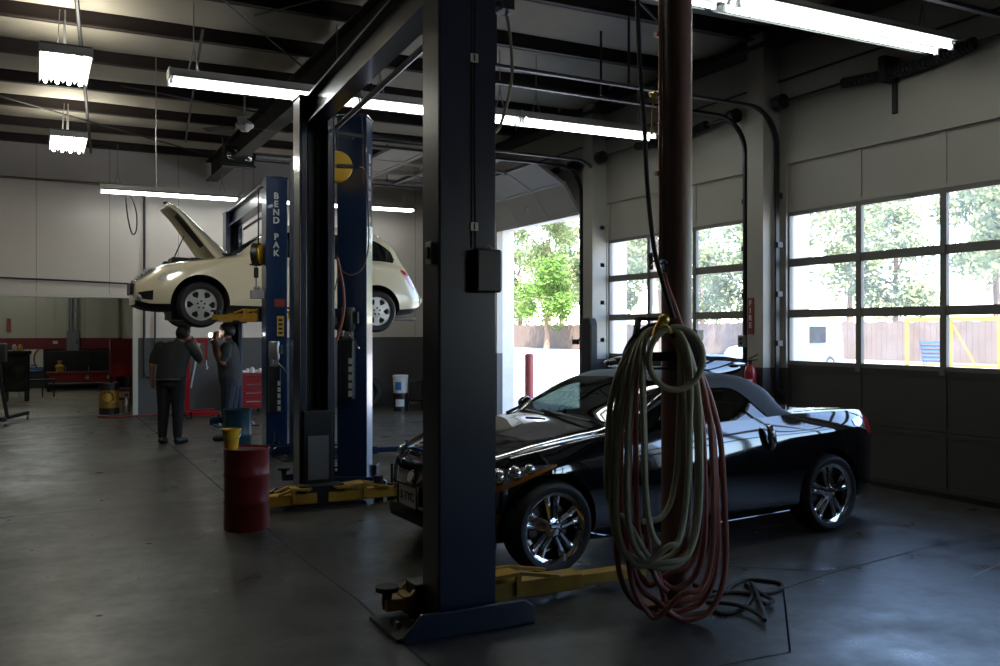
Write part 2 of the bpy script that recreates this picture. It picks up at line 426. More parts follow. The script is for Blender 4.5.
# roof: sagging insulation between purlins, purlins, frames
PS = 1.45; P0 = -6.4
ys = []; y = -7.2
nseg = 8
b = MB(); rows = []
k0 = 0
pur = [P0+PS*i for i in range(18)]
pts = [(-7.2,5.12)]
for i,p in enumerate(pur):
    if p > 18.6: break
    for q in range(nseg):
        t = q/nseg; yy = p+PS*t
        if yy > 18.7: break
        pts.append((yy, 5.13-.16*math.sin(PI*t)**.7))
pts.append((18.75,5.13))
xs = [-8.2+1.13*i for i in range(15)]
vs = []; fs = []
for j,(yy,z) in enumerate(pts):
    for i,x in enumerate(xs):
        vs.append((x,yy,z + (.035*noise.noise(Vector((x*.9,yy*1.7,3)))) ))
n = len(xs)
for j in range(len(pts)-1):
    for i in range(n-1): fs.append((j*n+i,j*n+i+1,(j+1)*n+i+1,(j+1)*n+i))
b.add(vs,fs); b.box(-8.2,8.0,-7.2,18.8,5.3,5.4)
struct(b,'ceiling',M['insul'],'sagging beige insulation blanket under the roof','ceiling',angle=60)
for p in pur:
    if p < 0 or p > 18.4: continue
    b = MB(); b.box(-8,XR-.3,p-.012,p+.012,4.92,5.12); b.box(-8,XR-.3,p-.08,p+.012,4.92,4.935); b.box(-8,XR-.3,p-.012,p+.08,5.10,5.115)
    o = struct(b,'ceiling_beam',M['purlin'],'dark red roof purlin','beam',smooth=False)
def ibeam(a,c,w,h,name,m,label):
    a = Vector(a); c = Vector(c); b = MB()
    b.bar(a,c,.02,h); b.bar(a+Vector((0,0,h/2)),c+Vector((0,0,h/2)),w,.025); b.bar(a-Vector((0,0,h/2)),c-Vector((0,0,h/2)),w,.025)
    return struct(b,name,M[m],label,'beam',smooth=False)
ibeam((3.05,-6.9,4.68),(3.05,18.4,4.68),.22,.36,'ceiling_girder','girder','dark main roof girder over the brown pipe column')
ibeam((7.45,-6.9,4.98),(7.45,18.4,4.98),.30,.28,'ceiling_girder','darksteel','dark eave girder along the door wall')
ibeam((-2.5,-6.9,4.68),(-2.5,18.4,4.68),.22,.36,'ceiling_girder','girder','dark main roof girder on the left')
# sag rods and bracing under the purlins
for i,(p,q,r) in enumerate([((.25,8.2,4.84),(.9,18.3,4.84),.022),((-.2,6.5,4.83),(4.2,13.0,4.83),.010),((2.0,9.5,4.82),(5.6,3.5,4.82),.010),((1.0,13.0,4.82),(6.6,15.0,4.82),.010),
      ((4.0,8.8,4.83),(6.2,12.5,4.83),.016),((3.4,6.0,4.83),(6.9,8.6,4.83),.016),((1.6,10.2,4.84),(2.3,16.5,4.84),.016),((-.6,14.2,4.82),(3.0,17.5,4.80),.012)]):
    b = MB(); b.tube([p,q],r,6); o = struct(b,'ceiling_brace',M['darksteel'],'thin steel brace under the roof','brace')

# ------------------------------------------------------------------ roll-up doors
def section(parent, y0, y1, T, kind):
    """one door section. local axes: x = along the wall, y = up the section, z = into the room"""
    Hs = .5785
    if kind == 'glazed':
        b = MB(); W = y1-y0
        b.box(0,W,0,.045,-.045,0,T); b.box(0,W,Hs-.045,Hs,-.045,0,T)
        for i in range(4):
            c = W*i/3; a = max(0,c-.035); e = min(W,c+.035)
            if i in (0,3): a,e = (0,.022) if i==0 else (W-.022,W)
            b.box(a,e,.045,Hs-.045,-.045,.002,T)
            if 0<i<3: b.box(c-.03,c+.03,-.04,.04,0,.02,T)
        fr = b.build('window_frame',M['doorframe'],parent,smooth=False)
        for i in range(3):
            p = MB(); xa = W*i/3+.03; xb = W*(i+1)/3-.03
            p.add([T@Vector(v) for v in ((xa,.04,-.025),(xb,.04,-.025),(xb,Hs-.04,-.025),(xa,Hs-.04,-.025))],[(0,1,2,3)])
            p.build('pane',M['pane'],fr,smooth=False)
    else:
        b = MB(); W = y1-y0
        b.box(0,W,0,Hs,-.045,-.008,T)
        for i in range(4):
            c = W*i/3; a = max(0,c-.035); e = min(W,c+.035)
            b.box(a,e,0.004,Hs-.004,-.01,.004,T)
        b.box(0,W,.004,.05,-.01,.002,T); b.box(0,W,Hs-.05,Hs-.004,-.01,.002,T)
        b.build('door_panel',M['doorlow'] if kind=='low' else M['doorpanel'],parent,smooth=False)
def track(parent, y, sgn, zr=4.12, xin=3.9):
    X0 = XR-.09; rad = .42
    pts = [(X0,y,.02),(X0,y,zr-rad)]
    for i in range(1,9):
        a = PI/2*i/8; pts.append((X0-rad+rad*math.cos(a),y,zr-rad+rad*math.sin(a)))
    pts.append((xin,y,zr+.03))
    b = MB(); 
    for p,q in zip(pts,pts[1:]): b.bar(p,q,.05,.03,(0,1,0) if abs(p[2]-q[2])>abs(p[0]-q[0]) else (0,0,1))
    t = b.build('track',M['darksteel'],parent,smooth=False)
    b = MB(); b.tube([(xin+.05,y,zr+.04),(xin+.05,y,4.86)],.014,6); b.tube([(xin+1.6,y,zr+.04),(xin+1.6,y,4.86)],.014,6); b.build('track_hanger',M['darksteel'],t)
    b = MB()
    for k in range(6): b.box(X0-.02,X0+.05,y+sgn*.02-.02,y+sgn*.02+.02,.56*k+.3,.56*k+.36)
    b.build('bracket',M['darksteel'],t,smooth=False)
for n,yc in enumerate(YC):
    nm = 'door_%d'%(n+1); opened = (n==5)
    d = bpy.data.objects.new(nm,None); COL.objects.link(d); d['kind'] = 'structure'; d['category'] = 'door'
    d['label'] = ['closed glazed roll-up door at the far end behind','closed glazed roll-up door second behind the near lift','closed glazed roll-up door beside the near lift bay','closed roll-up door with three rows of windows, nearest in view','closed roll-up door with windows, partly behind the brown pipe column','raised roll-up door on its overhead track, yard open beyond'][n]
    y0,y1 = yc-1.5,yc+1.5
    kinds = ['low','low','glazed','glazed','glazed','solid']
    if not opened:
        b = MB(); b.box(XR+.045,XR+.08,y0,y1,0,.06); b.build('door_seal',M['rubber'],d,smooth=False)
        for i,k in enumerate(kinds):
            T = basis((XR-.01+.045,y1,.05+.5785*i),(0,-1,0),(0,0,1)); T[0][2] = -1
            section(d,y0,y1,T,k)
    else:
        P = [(XR-.05,3.40),(7.28,3.85),(6.80,4.13),(6.22,4.15),(5.64,4.155),(5.06,4.16),(4.48,4.165)]
        for i,k in enumerate(['solid','solid','glazed','glazed','glazed','solid']):
            a = Vector((P[i][0],y1,P[i][1])); c = Vector((P[i+1][0],y1,P[i+1][1]))
            T = basis(a,(0,-1,0),c-a)
            section(d,y0,y1,T,k)
        b = MB(); T = basis((P[0][0],y1,P[0][1]),(0,-1,0),(Vector((P[1][0],y1,P[1][1]))-Vector((P[0][0],y1,P[0][1])))); 
        b.lathe([(0,.03),(.05,.03),(.06,.0)],16,T@Matrix.Translation((1.55,.3,0))); b.build('handle',M['galv'],d)
    for s,y in ((1,y0-.095),(-1,y1+.05)): track(d,y,s)
    b = MB(); b.tube([(XR-.14,y0-.05,4.17),(XR-.14,y1+.05,4.17)],.014,8); sh = b.build('torsion_shaft',M['darksteel'],d)
    for y in (y0+.05,y1-.05):
        b = MB(); b.cyl((XR-.14,y-.06,4.17),(XR-.14,y+.06,4.17),.085,n=18); b.build('cable_drum',M['darksteel'],d)
    b = MB(); yl,yh = yc-.95,yc+.55
    for i in range(34):
        y = yl+(yh-yl)*i/34; sag = -.05*math.sin(PI*i/34)
        b.cyl((XR-.14,y,4.17+sag),(XR-.14,y+(yh-yl)/34*.7,4.17+sag),.055,n=10)
    b.box(XR-.2,XR,yc-.03,yc+.05,4.05,4.30)
    b.box(XR-.03,XR,yc-.02,yc+.03,3.75,4.1)
    b.build('torsion_spring',M['rib'],d,smooth=False)
    # cable pair running above the header
b = MB(); b.tube([(XR-.02,-6,4.45),(XR-.02,17,4.45)],.012,6); struct(b,'trim_20',M['darksteel'],'thin conduit along the wall above the doors','conduit')

# ------------------------------------------------------------------ outdoors
b = MB(); b.box(7.9,160,-120,260,-.3,-.03); struct(b,'ground',M['ground'],'sunlit pale yard outside the doors','ground',smooth=False)
b = MB()
for i in range(430):
    y = -20+.33*i; h = 2.05+.05*math.sin(i*1.7)
    b.box(40,40.03,y,y+.315,0,h)
b.box(40.03,40.1,-20,122,.4,.5); b.box(40.03,40.1,-20,122,1.6,1.7)
fe = b.build('cedar_fence',M['fence'],smooth=False); tag(fe,'long weathered wooden board fence across the yard','fence')
b = MB(); b.tube([(8.25,15.05,0),(8.25,15.05,1.13)],.085,16); b.ball((8.25,15.05,1.13),.085,12,(1,1,.4)); o = b.build('bollard',M['redpost']); tag(o,'dull red steel bollard outside the open door','bollard')

def leaf_mesh(seed, h, w, m, trunk=.3, n=5200, leaf=.40):
    rnd = random.Random(seed); b = MB()
    blobs = []
    for i in range(16):
        t = rnd.random(); a = rnd.random()*2*PI; rad = w*(.25+.75*math.sin(PI*min(.95,.15+t*.8)))*rnd.random()**.5*.7
        blobs.append((Vector((rad*math.cos(a),rad*math.sin(a),h*(trunk+.08+(.92-trunk)*t))), w*(.22+.22*rnd.random())))
    for i in range(n):
        c,r = rnd.choice(blobs)
        d = Vector((rnd.gauss(0,1),rnd.gauss(0,1),rnd.gauss(0,.8))).normalized()
        p = c+d*r*(rnd.random()**.4); s = leaf*(.6+.8*rnd.random())
        u = Vector((rnd.gauss(0,1),rnd.gauss(0,1),rnd.gauss(0,1))).normalized(); v = u.orthogonal().normalized()
        b.add([p-u*s*.5,p+v*s*.3,p+u*s*.5,p-v*s*.3],[(0,1,2,3)])
    t = MB(); t.tube(smooth_path([(0,0,-.1),(.1,0,h*trunk*.6),(0,.1,h*trunk*1.2),(.05,0,h*.75)],4),[.24*w/3*(1-.7*i/12) for i in range(13)],8)
    for c,r in blobs[:9]: t.tube([(0.03,.05,min(c.z*.75,h*.6)),c],[.07*w/3,.02],5)
    return b,t
def tree(name,label,loc,seed,h,w,m,trunk=.3,n=5200,leaf=.40,group='trees beyond the yard fence'):
    r = thing(name,label,'tree',loc,0,group)
    l,t = leaf_mesh(seed,h,w,m,trunk,n,leaf)
    me = l.build('foliage',M[m],r,smooth=False); t.build('trunk',M['bark'],r)
    return r
protoT = [tree('pale_tree','tall pale leafy tree standing behind the yard fence',(45,60,0),11,14,4.2,'leafA'),
          tree('pale_tree','tall pale leafy tree standing behind the yard fence',(47,52,0),12,12,4.6,'leafA',.22),
          tree('pale_tree','tall pale leafy tree standing behind the yard fence',(44,44,0),13,16,4.4,'leafA',.25)]
tl = [(44,36.5,1),(46,31,2),(48,70,2),(45,78,0),(47,88,1),(45,97,2),(52,47,2),(53,57,0),(54,66,1),(55,38,0),(54,84,2),(56,94,0),(50,26,1),(52,106,1),(44,66,1)]
for i,(x,y,k) in enumerate(tl):
    t = dup(protoT[k]); t.location = (x,y,0); t.rotation_euler.z = i*1.3; sc = .85+.3*((i*7)%5)/5; t.scale = (sc,sc,sc)
tree('small_tree','small bright green tree in front of the fence beyond the open door',(37.5,65.5,0),21,7.4,3.4,'leafB',.28,3600,.34,None)
t = tree('leaning_tree','pale tree with a leaning trunk in front of the fence behind the middle door',(37,50,0),23,11,3.4,'leafA',.45,1500,.4,None)
tree('twin_tree','pale tree in front of the fence behind the nearest door',(37.5,41.2,0),24,12,3.6,'leafA',.3,1800,.4,None)
# yellow gantry and what stands under it
r = thing('yellow_gantry','yellow steel gantry frame standing in the yard by the fence','gantry',(30,22.4,0))
b = MB()
for y in (-1.8,0.1,2.0): b.bar((0,y,0),(0,y,2.0),.10,.10,(1,0,0))
b.build('post',M['gantry'],r,smooth=False)
b = MB(); b.bar((0,-1.9,2.0),(0,2.1,2.0),.12,.14); b.build('top_beam',M['gantry'],r,smooth=False)
b = MB(); b.bar((0,-1.8,.3),(0,2.0,.3),.06,.08); b.bar((0,-.9,.3),(0,.1,1.9),.05,.05); b.build('brace',M['gantry'],r,smooth=False)
r = thing('lounge_chair','blue striped folding chair under the yellow gantry','chair',(29.2,22.6,0),.4)
b = MB()
for i in range(6): b.bar((-.1-.06*i,-.35,.45+.14*i),(-.1-.06*i,.35,.45+.14*i),.03,.09,(.3,0,1))
b.build('backrest',M['bluepaint'],r,smooth=False)
b = MB()
for i in range(4): b.bar((.05+.12*i,-.35,.42),(.05+.12*i,.35,.42),.09,.03)
b.build('seat',M['bluepaint'],r,smooth=False)
b = MB()
for y in (-.36,.36): b.tube([(-.5,y,1.25),(.25,y,0)],.02,6); b.tube([(.5,y,.42),(-.25,y,0)],.02,6)
b.build('frame',M['bluepaint'],r)
# ------------------------------------------------------------------ ceiling fixtures
def fluoro(label, group, x0, x1, y, z, zr=4.86, hang=(.12,.88)):
    r = thing('fluorescent_fixture',label,'ceiling light',((x0+x1)/2,y,z),0,group)
    h = (x1-x0)/2
    b = MB(); b.box(-h,h,-.065,.065,0,.07); b.box(-h-.01,-h,-.10,.10,-.03,.07); b.box(h,h+.01,-.10,.10,-.03,.07)
    b.build('housing',M['whitesteel'],r,smooth=False)
    b = MB()
    for s in (-1,1):
        b.add([(-h,s*.06,0),(h,s*.06,0),(h,s*.20,-.03),(-h,s*.20,-.03),(-h,s*.20,-.045),(h,s*.20,-.045)],[(0,1,2,3),(3,2,5,4)])
    b.build('reflector',M['reflector'],r,smooth=False)
    for s in (-1,1):
        b = MB(); b.cyl((-h+.03,s*.075,-.055),(h-.03,s*.075,-.055),.021,n=10); tb = b.build('lamp_tube',M['tube'],r)
        b = MB()
        for e in (-1,1): b.box(e*(h-.015)-.015,e*(h-.015)+.015,s*.075-.012,s*.075+.012,-.085,0)
        b.build('socket',M['white'],tb,smooth=False)
    for t in hang:
        x = -h+2*h*t
        b = MB(); b.tube([(x-.05,0,.07),(x,0,.3),(x,0,zr-z)],.007,5); b.tube([(x+.05,0,.07),(x,0,.3)],.007,5); b.build('hanger_chain',M['galv'],r)
    return r
fluoro('long fluorescent strip light over the black convertible, nearest the door wall','fluorescent lights over the convertible',4.70,7.12,5.4,4.12)
fluoro('long fluorescent strip light over the black convertible, above the near lift column','fluorescent lights over the convertible',2.2,4.62,5.4,4.12)
G = 'middle row of fluorescent lights'
fluoro('fluorescent strip light left of the overhead lift beam, its end hanging free',G,1.17,3.10,9.5,4.10)
fluoro('fluorescent strip light above the yellow cord reel',G,3.12,5.05,9.5,4.10)
fluoro('fluorescent strip light in front of the raised door, end toward the door wall',G,5.07,7.0,9.5,4.10)
G = 'far row of fluorescent lights'
fluoro('dim far fluorescent strip along the back wall above the open bonnet',G,1.0,3.35,17.4,4.08)
fluoro('dim far fluorescent strip behind the blue lift columns',G,3.45,5.1,17.4,4.08)
fluoro('dim far fluorescent strip high above the rear of the cream car',G,5.15,6.85,17.4,4.08)

def highbay(label, x, y, z):
    r = thing('high_bay_light',label,'ceiling light',(x,y,z),0,'square high bay lights on the left')
    W = .235; L = .62; n = 4; w = 2*W/n
    b = MB(); b.box(-W,W,-L,L,.10,.15)
    for i in range(n):
        c = -W+w*(i+.5); pr = []
        for k in range(9):
            t = -1+2*k/8; pr.append((c+t*w/2, .10-.055*abs(t)**2.2))
        for e in (-L,L):
            pass
        m = len(pr); vs = [(p[0],-L,p[1]) for p in pr]+[(p[0],L,p[1]) for p in pr]
        b.add(vs,[(k,k+1,m+k+1,m+k) for k in range(m-1)])
    b.build('reflector',M['reflector'],r)
    b = MB(); b.box(-W-.005,W+.005,-L-.01,-L,.045,.13); b.box(-W-.012,-W,-L,L,.03,.15); b.box(W,W+.012,-L,L,.03,.15); b.build('housing',M['white'],r,smooth=False)
    for i in range(n):
        c = -W+w*(i+.5)
        t = MB(); t.cyl((c,-L+.02,.055),(c,L-.02,.055),.022,n=8); t.build('lamp_tube',M['hb'],r)
    b = MB()
    for s in (-1,1): b.box(-.10,.10,s*.25-.04,s*.25+.04,.15,.19); b.tube([(0,s*.25,.19),(0,s*.25,4.9-z)],.008,5); b.tube([(-.07,s*.25,.19),(-.05,s*.25,4.9-z)],.005,5)
    b.build('hanger_chain',M['galv'],r,smooth=False)
    lg = bpy.data.lights.new('added_glow','AREA'); lg.energy = 20; lg.shape = 'RECTANGLE'; lg.size = .5; lg.size_y = 1.2; lg.color = (1,.97,.85)  # area lamp added above the fixture to brighten the roof blanket
    lo = bpy.data.objects.new('added_uplight',lg); COL.objects.link(lo); lo.parent = r; lo.location = (0,0,.22); lo.rotation_euler = (PI,0,0)
    return r
highbay('nearer and larger square bright high bay light hanging from the roof',.27,10.7,4.30)
highbay('farther and smaller square bright high bay light hanging from the roof',.42,15.0,4.30)

# ceiling fan
r = thing('ceiling_fan','white ceiling fan on a rod behind the middle strip light','ceiling fan',(2.6,13.0,4.86))
b = MB(); b.tube([(0,0,0),(0,0,-.34)],.015,8); b.build('rod',M['whitesteel'],r)
b = MB(); b.lathe([(0,-.30),(.03,-.30),(.04,-.33),(.10,-.36),(.13,-.40),(.12,-.43),(.07,-.46),(.05,-.49),(0,-.50)],24); b.build('motor',M['whitesteel'],r)
for k in range(3):
    a = k*2*PI/3+.25; T = Matrix.Rotation(a,4,'Z')@Matrix.Translation((0,0,-.42))@Matrix.Rotation(.2,4,'X')
    b = MB(); b.box(.10,.24,-.015,.015,-.004,.004,T); b.box(.2,.66,-.06,.06,-.003,.003,T); b.build('blade',M['darksteel'],r,smooth=False)
# unit heater
r = thing('unit_heater','dark box heater hanging below the roof left of the blue columns','heater',(3.08,16.0,4.2))
b = MB(); b.box(-.24,.24,-.2,.2,.20,.50); b.box(-.26,.26,-.23,-.20,.16,.19); b.build('casing',M['darksteel'],r,smooth=False)
for x in (-.14,.14):
    b = MB(); b.lathe([(0,.02),(.05,.02),(.09,.0),(.10,.03)],18,Matrix.Translation((x,-.205,.36))@Matrix.Rotation(PI/2,4,'X')); b.build('fan_grille',M['chrome'],r)
b = MB(); b.tube([(-.25,0,.5),(-.25,0,.66)],.01,5); b.tube([(.25,0,.5),(.25,0,.66)],.01,5); b.build('hanger_rod',M['galv'],r)
b = MB(); b.tube([(.30,0,.40),(1.4,0,.40),(1.5,0,.42),(1.5,0,.66)],.065,10); b.build('flue_pipe',M['galv'],r)
# conduits
def pipe(name,label,cat,pts,rad,m,group=None,n=8):
    b = MB(); b.tube(pts,rad,n); o = b.build(name,M[m]); return tag(o,label,cat,group)
pipe('conduit','thin dark conduit along the back wall above the far strip light','conduit',[(-3.9,18.46,4.35),(3.6,18.46,4.28),(6.9,18.46,4.25)],.022,'galv')
pipe('conduit','thin pipe along the back wall just above the wide low opening','conduit',[(-3.9,18.46,2.62),(.6,18.46,2.5),(1.55,18.46,2.47),(1.7,18.46,2.40),(1.72,18.46,2.2)],.016,'darksteel')
b = MB(); b.tube(smooth_path([(1.83,18.46,4.3),(1.83,18.46,1.0),(1.85,18.46,.78),(1.92,18.46,.70),(2.2,18.46,.70)],3),.022,8); b.tube([(2.02,18.46,2.7),(2.02,18.46,1.05)],.018,8); b.box(1.97,2.07,18.42,18.47,.95,1.07)
tag(b.build('conduit',M['darksteel']),'bent black electrical conduit on the wall pillar right of the low opening','conduit')
def drop(name,label,cat,pts,rad,m,k=8): return pipe(name,label,cat,smooth_path(pts,k),rad,m)
drop('cable_loop','thin cable loop hanging in front of the back wall under the far strip light','cable',[(1.42,17.5,4.0),(1.46,17.5,3.6),(1.53,17.5,3.32),(1.60,17.5,3.38),(1.60,17.5,3.7),(1.5,17.5,4.02)],.013,'darksteel')
drop('pull_cord','long thin cord hanging from the roof before the back wall','cord',[(1.28,11.6,4.86),(1.28,11.6,3.7),(1.29,11.6,3.25)],.005,'galv',3)
drop('cable','pale cable drooping from the overhead lift beam to the near column','cable',[(1.95,6.1,4.55),(1.93,5.75,4.15),(1.98,5.4,3.72),(2.05,5.15,3.62),(2.08,4.95,3.78),(2.08,4.75,4.3)],.011,'olive_hose')
drop('cable','dark cable slung along the overhead lift beam','cable',[(2.33,8.0,3.68),(2.26,7.0,3.54),(2.2,6.2,3.62),(2.12,5.4,3.72),(2.10,4.9,4.2)],.012,'rubber')
drop('cable','pale cable looping down beside the right edge of the near lift column','cable',[(2.36,4.62,4.6),(2.37,4.62,3.75),(2.35,4.64,3.55),(2.42,4.66,3.35),(2.44,4.66,3.05),(2.37,4.66,2.78),(2.30,4.67,2.70)],.010,'olive_hose')
# small camera-like junction beside the near column
b = MB(); b.box(2.33,2.40,4.55,4.66,3.40,3.47); b.tube([(2.30,4.62,3.43),(2.46,4.58,3.52)],.012,6); tag(b.build('junction_box',M['black']),'small black junction box beside the upper near lift column','box')

for x0,y0 in ((-1.6,23.0),(-1.6,26.2)):  # unseen strip lights added to brighten the back room
    fluoro('added strip light, out of view, brightening the back room','added lights of the back room',x0,x0+2.4,y0,3.3,3.6)
# ------------------------------------------------------------------ two-post lifts
def lift(label, near, far, m, rotn=0., rotf=0., beam=True, arms=(), W=.32, D=.27, H=3.72, armmat='yellow', carz=.115):
    cx,cy = (near[0]+far[0])/2,(near[1]+far[1])/2
    r = thing('two_post_lift',label,'car lift',(cx,cy,0))
    def column(p, sgn, rot):
        T = Matrix.Translation((p[0]-cx,p[1]-cy,0))@Matrix.Rotation(rot,4,'Z')
        if sgn < 0: T = T@Matrix.Rotation(PI,4,'Z')
        t = .014
        b = MB()   # channel open toward +y
        b.box(-W/2,W/2,-D/2,-D/2+t,0.02,H,T)
        b.box(-W/2,-W/2+t,-D/2+t,D/2,0.02,H,T); b.box(W/2-t,W/2,-D/2+t,D/2,0.02,H,T)
        b.box(-W/2+t,-W/2+.07,D/2-t,D/2,0.02,H,T); b.box(W/2-.07,W/2-t,D/2-t,D/2,0.02,H,T)
        b.box(-W/2-.01,W/2+.01,-D/2-.01,D/2+.01,H,H+.02,T)
        c = b.build('column',m,r,smooth=False,bevel=.006)
        b = MB(); b.box(-W/2+t+.001,W/2-t-.001,-D/2+t+.001,-D/2+t+.006,.03,H-.01,T)
        for x in (-W/2+t+.001,W/2-t-.006): b.box(x,x+.005,-D/2+t,D/2-t,.03,H-.01,T)
        for x in (-.05,.05): b.tube([T@Vector((x,-.02,.9)),T@Vector((x,-.02,H-.02))],.012,6)
        b.build('cavity_lining',M['cavity'],c,smooth=False)
        b = MB(); b.box(-W/2-.25,W/2+.18,-D/2-.03,D/2+.16,0,.022,T)
        bp = b.build('base_plate',M['darksteel'],r,smooth=False)
        b = MB()
        for x in (-W/2-.18,-W/2-.1,W/2+.1,):
            for yy in (.02,.12): b.cyl(T@Vector((x,yy,.02)),T@Vector((x,yy,.055)),.016,n=6)
        b.build('anchor_bolt',M['galv'],bp,smooth=False)
        # welded skirt gussets with sloped ends
        b = MB()
        for yy in (-D/2-.06,):
            pr = [(-W/2-.22,.0),(-W/2-.22,.03),(-W/2-.12,.135),(W/2+.15,.135),(W/2+.21,.095),(W/2+.21,.0)]
            vs = [T@Vector((p[0],yy,p[1])) for p in pr]+[T@Vector((p[0],yy+.03,p[1])) for p in pr]; n=len(pr)
            b.add(vs,[tuple(range(n)),tuple(range(2*n-1,n-1,-1))]+[(i,i+n,(i+1)%n+n,(i+1)%n) for i in range(n)])
        b.build('gusset',m,r,smooth=False,bevel=.006)
        # carriage
        b = MB(); b.box(-W/2+.03,W/2-.03,-D/2+.03,D/2+.03,carz-.085,carz+.75,T); b.box(-W/2-.04,W/2+.04,D/2+.005,D/2+.16,carz-.09,carz+.09,T)
        ca = b.build('carriage',M['cavity'],r,smooth=False,bevel=.008)
        b = MB(); b.box(-W/2+.07,W/2-.07,D/2+.031,D/2+.04,carz+.12,carz+.52,T); b.build('guard_plate',M['grey'] if carz < 1 else M['cavity'],ca,smooth=False)
        return T
    Tn = column(near,1,rotn); Tf = column(far,-1,rotf)
    for (which,ang,L,zz) in arms:
        T = Tn if which=='n' else Tf
        side = 1 if math.cos(ang) > 0 else -1
        o = T@Vector((.10*side,D/2+.10,carz-.02)); base = (T.to_euler().z)
        A = Matrix.Translation(o)@Matrix.Rotation(base+ang,4,'Z')
        b = MB(); b.box(-.05,L*.62,-.07,.07,-.05,.045,A); b.box(L*.55,L,-.05,.05,-.035,.03,A)
        arm = b.build('lift_arm',M[armmat],r,smooth=False,bevel=.006)
        # raised gooseneck guard on the arm
        b = MB()
        for s in (-.08,.08):
            b.bar(A@Vector((.02,s,.075)),A@Vector((L*.28,s,.095)),.03,.02); b.bar(A@Vector((L*.28,s,.095)),A@Vector((L*.48,s,.05)),.03,.02)
            b.bar(A@Vector((L*.27,s,-.03)),A@Vector((L*.27,s,.095)),.03,.03,(1,0,0))
        b.box(.0,L*.28,-.08,.08,.078,.095,A)
        b.build('arm_guard',M[armmat],arm,smooth=False)
        b = MB(); b.cyl(A@Vector((L-.02,0,-.03)),A@Vector((L-.02,0,.07)),.028,n=12); b.cyl(A@Vector((L-.02,0,.07)),A@Vector((L-.02,0,.095)),.065,n=18)
        b.build('lift_pad',M['rubber'],arm)
    if beam:
        b = MB(); a = Vector((near[0]-cx,near[1]-cy-D/2,H-.10)); c = Vector((far[0]-cx,far[1]-cy+D/2,H-.10))
        b.bar(a,c,.03,.24); b.bar(a+Vector((0,0,.12)),c+Vector((0,0,.12)),.16,.02); b.bar(a-Vector((0,0,.12)),c-Vector((0,0,.12)),.16,.02)
        bm_ = b.build('overhead_beam',m,r,smooth=False)
        b = MB(); b.tube([a+Vector((.16,.3,-.16)),c+Vector((.16,-.3,-.16))],.022,8); b.build('shutoff_bar',M['galv'],bm_)
    return r,Tn,Tf,(cx,cy)

def power_unit(parent, T, mats=True):
    """hydraulic pump: motor on top, valve block, tall tank below, sticker strip. T places it on the column face, -y outward"""
    b = MB(); b.lathe([(0,.30),(.075,.30),(.085,.28),(.085,.03),(.07,0),(0,0)],20,T@Matrix.Translation((0,-.13,.42)))
    for k in range(10 if mats else 0):
        a = 2*PI*k/10; b.box(-.004,.004,.083,.095,.05,.27,T@Matrix.Translation((0,-.13,.42))@Matrix.Rotation(a,4,'Z'))
    b.box(.085,.13,-.18,-.08,.52,.66,T)
    pu = b.build('power_unit',M['black'] if mats else M['motor'],parent)
    b = MB(); b.box(-.06,.06,-.19,-.06,.33,.42,T); b.cyl(T@Vector((.0,-.19,.38)),T@Vector((0,-.22,.38)),.03); b.cyl(T@Vector((-.05,-.2,.36)),T@Vector((-.05,-.2,.43)),.022); b.build('valve_block',M['galv'],pu)
    b = MB(); b.tube([T@Vector((.05,-.19,.37)),T@Vector((.11,-.25,.30)),T@Vector((.16,-.28,.22))],.009,6); b.ball(T@Vector((.165,-.283,.215)),.016,8); b.build('release_lever',M['chrome'],pu)
    b = MB(); b.box(-.085,.085,-.23,-.04,-.42,.33,T); b.build('oil_tank',M['black'],pu,smooth=False,bevel=.015)
    b = MB()
    for k in range(5): b.box(.03,.075,-.233,-.231,-.38+.10*k,-.31+.10*k,T)
    b.build('warning_sticker',M['label'],pu,smooth=False)
    b = MB(); b.box(-.05,.05,-.06,0,-.1,.3,T); b.build('mounting_plate',M['darksteel'],pu,smooth=False)

# --- lift 1, around the black convertible
L1,T1n,T1f,c1 = lift('blue two-post car lift, shade darkened into its colour, straddling the black convertible, its near column largest in view',(2.055,4.545),(2.30,8.35),M['navy'],
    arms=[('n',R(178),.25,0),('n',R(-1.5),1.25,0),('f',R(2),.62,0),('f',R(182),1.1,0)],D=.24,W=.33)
L1x,L1y = c1
T = T1n
b = MB(); b.box(.02,.165,-.19,-.12,1.80,2.03,T); bx = b.build('control_box',M['black'],L1,smooth=False,bevel=.01)
b = MB(); b.box(.16,.168,-.185,-.125,1.81,2.02,T); b.tube([T@Vector((.06,-.16,2.03)),T@Vector((.10,-.165,2.05)),T@Vector((.13,-.16,2.03))],.006,6); b.build('box_latch',M['grey'],bx,smooth=False)
for dx in (-.012,.012):
    b = MB(); b.tube([T@Vector((.03+dx,-.125,2.04)),T@Vector((.03+dx*.6,-.124,2.6)),T@Vector((.03+dx,-.124,3.7))],.004,5); b.build('wire',M['rubber'],L1)
for z in (2.13,3.03):
    b = MB(); b.box(.01,.055,-.130,-.12,z,z+.045,T); c = b.build('wire_clip',M['label'],L1,smooth=False)
    b = MB(); b.box(.028,.036,-.133,-.13,z+.005,z+.04,T); b.build('clip_slot',M['black'],c,smooth=False)
b = MB(); b.box(-.19,-.172,-.06,.02,1.95,2.07,T); s_ = b.build('switch_plate',M['galv'],L1,smooth=False,bevel=.004)
b = MB(); b.box(-.20,-.19,-.035,-.005,1.98,2.04,T); b.build('switch_toggle',M['black'],s_,smooth=False)
# --- lift 2, empty middle bay
L2,T2n,T2f,c2 = lift('blue two-post car lift of the empty middle bay, bright right edge catching daylight',(2.90,8.98),(3.0,11.35),M['blue'],rotn=R(-31),rotf=0,
    arms=[('f',R(172),1.2,0),('n',R(200),.7,0)],D=.28,W=.30,armmat='blue',H=3.74)
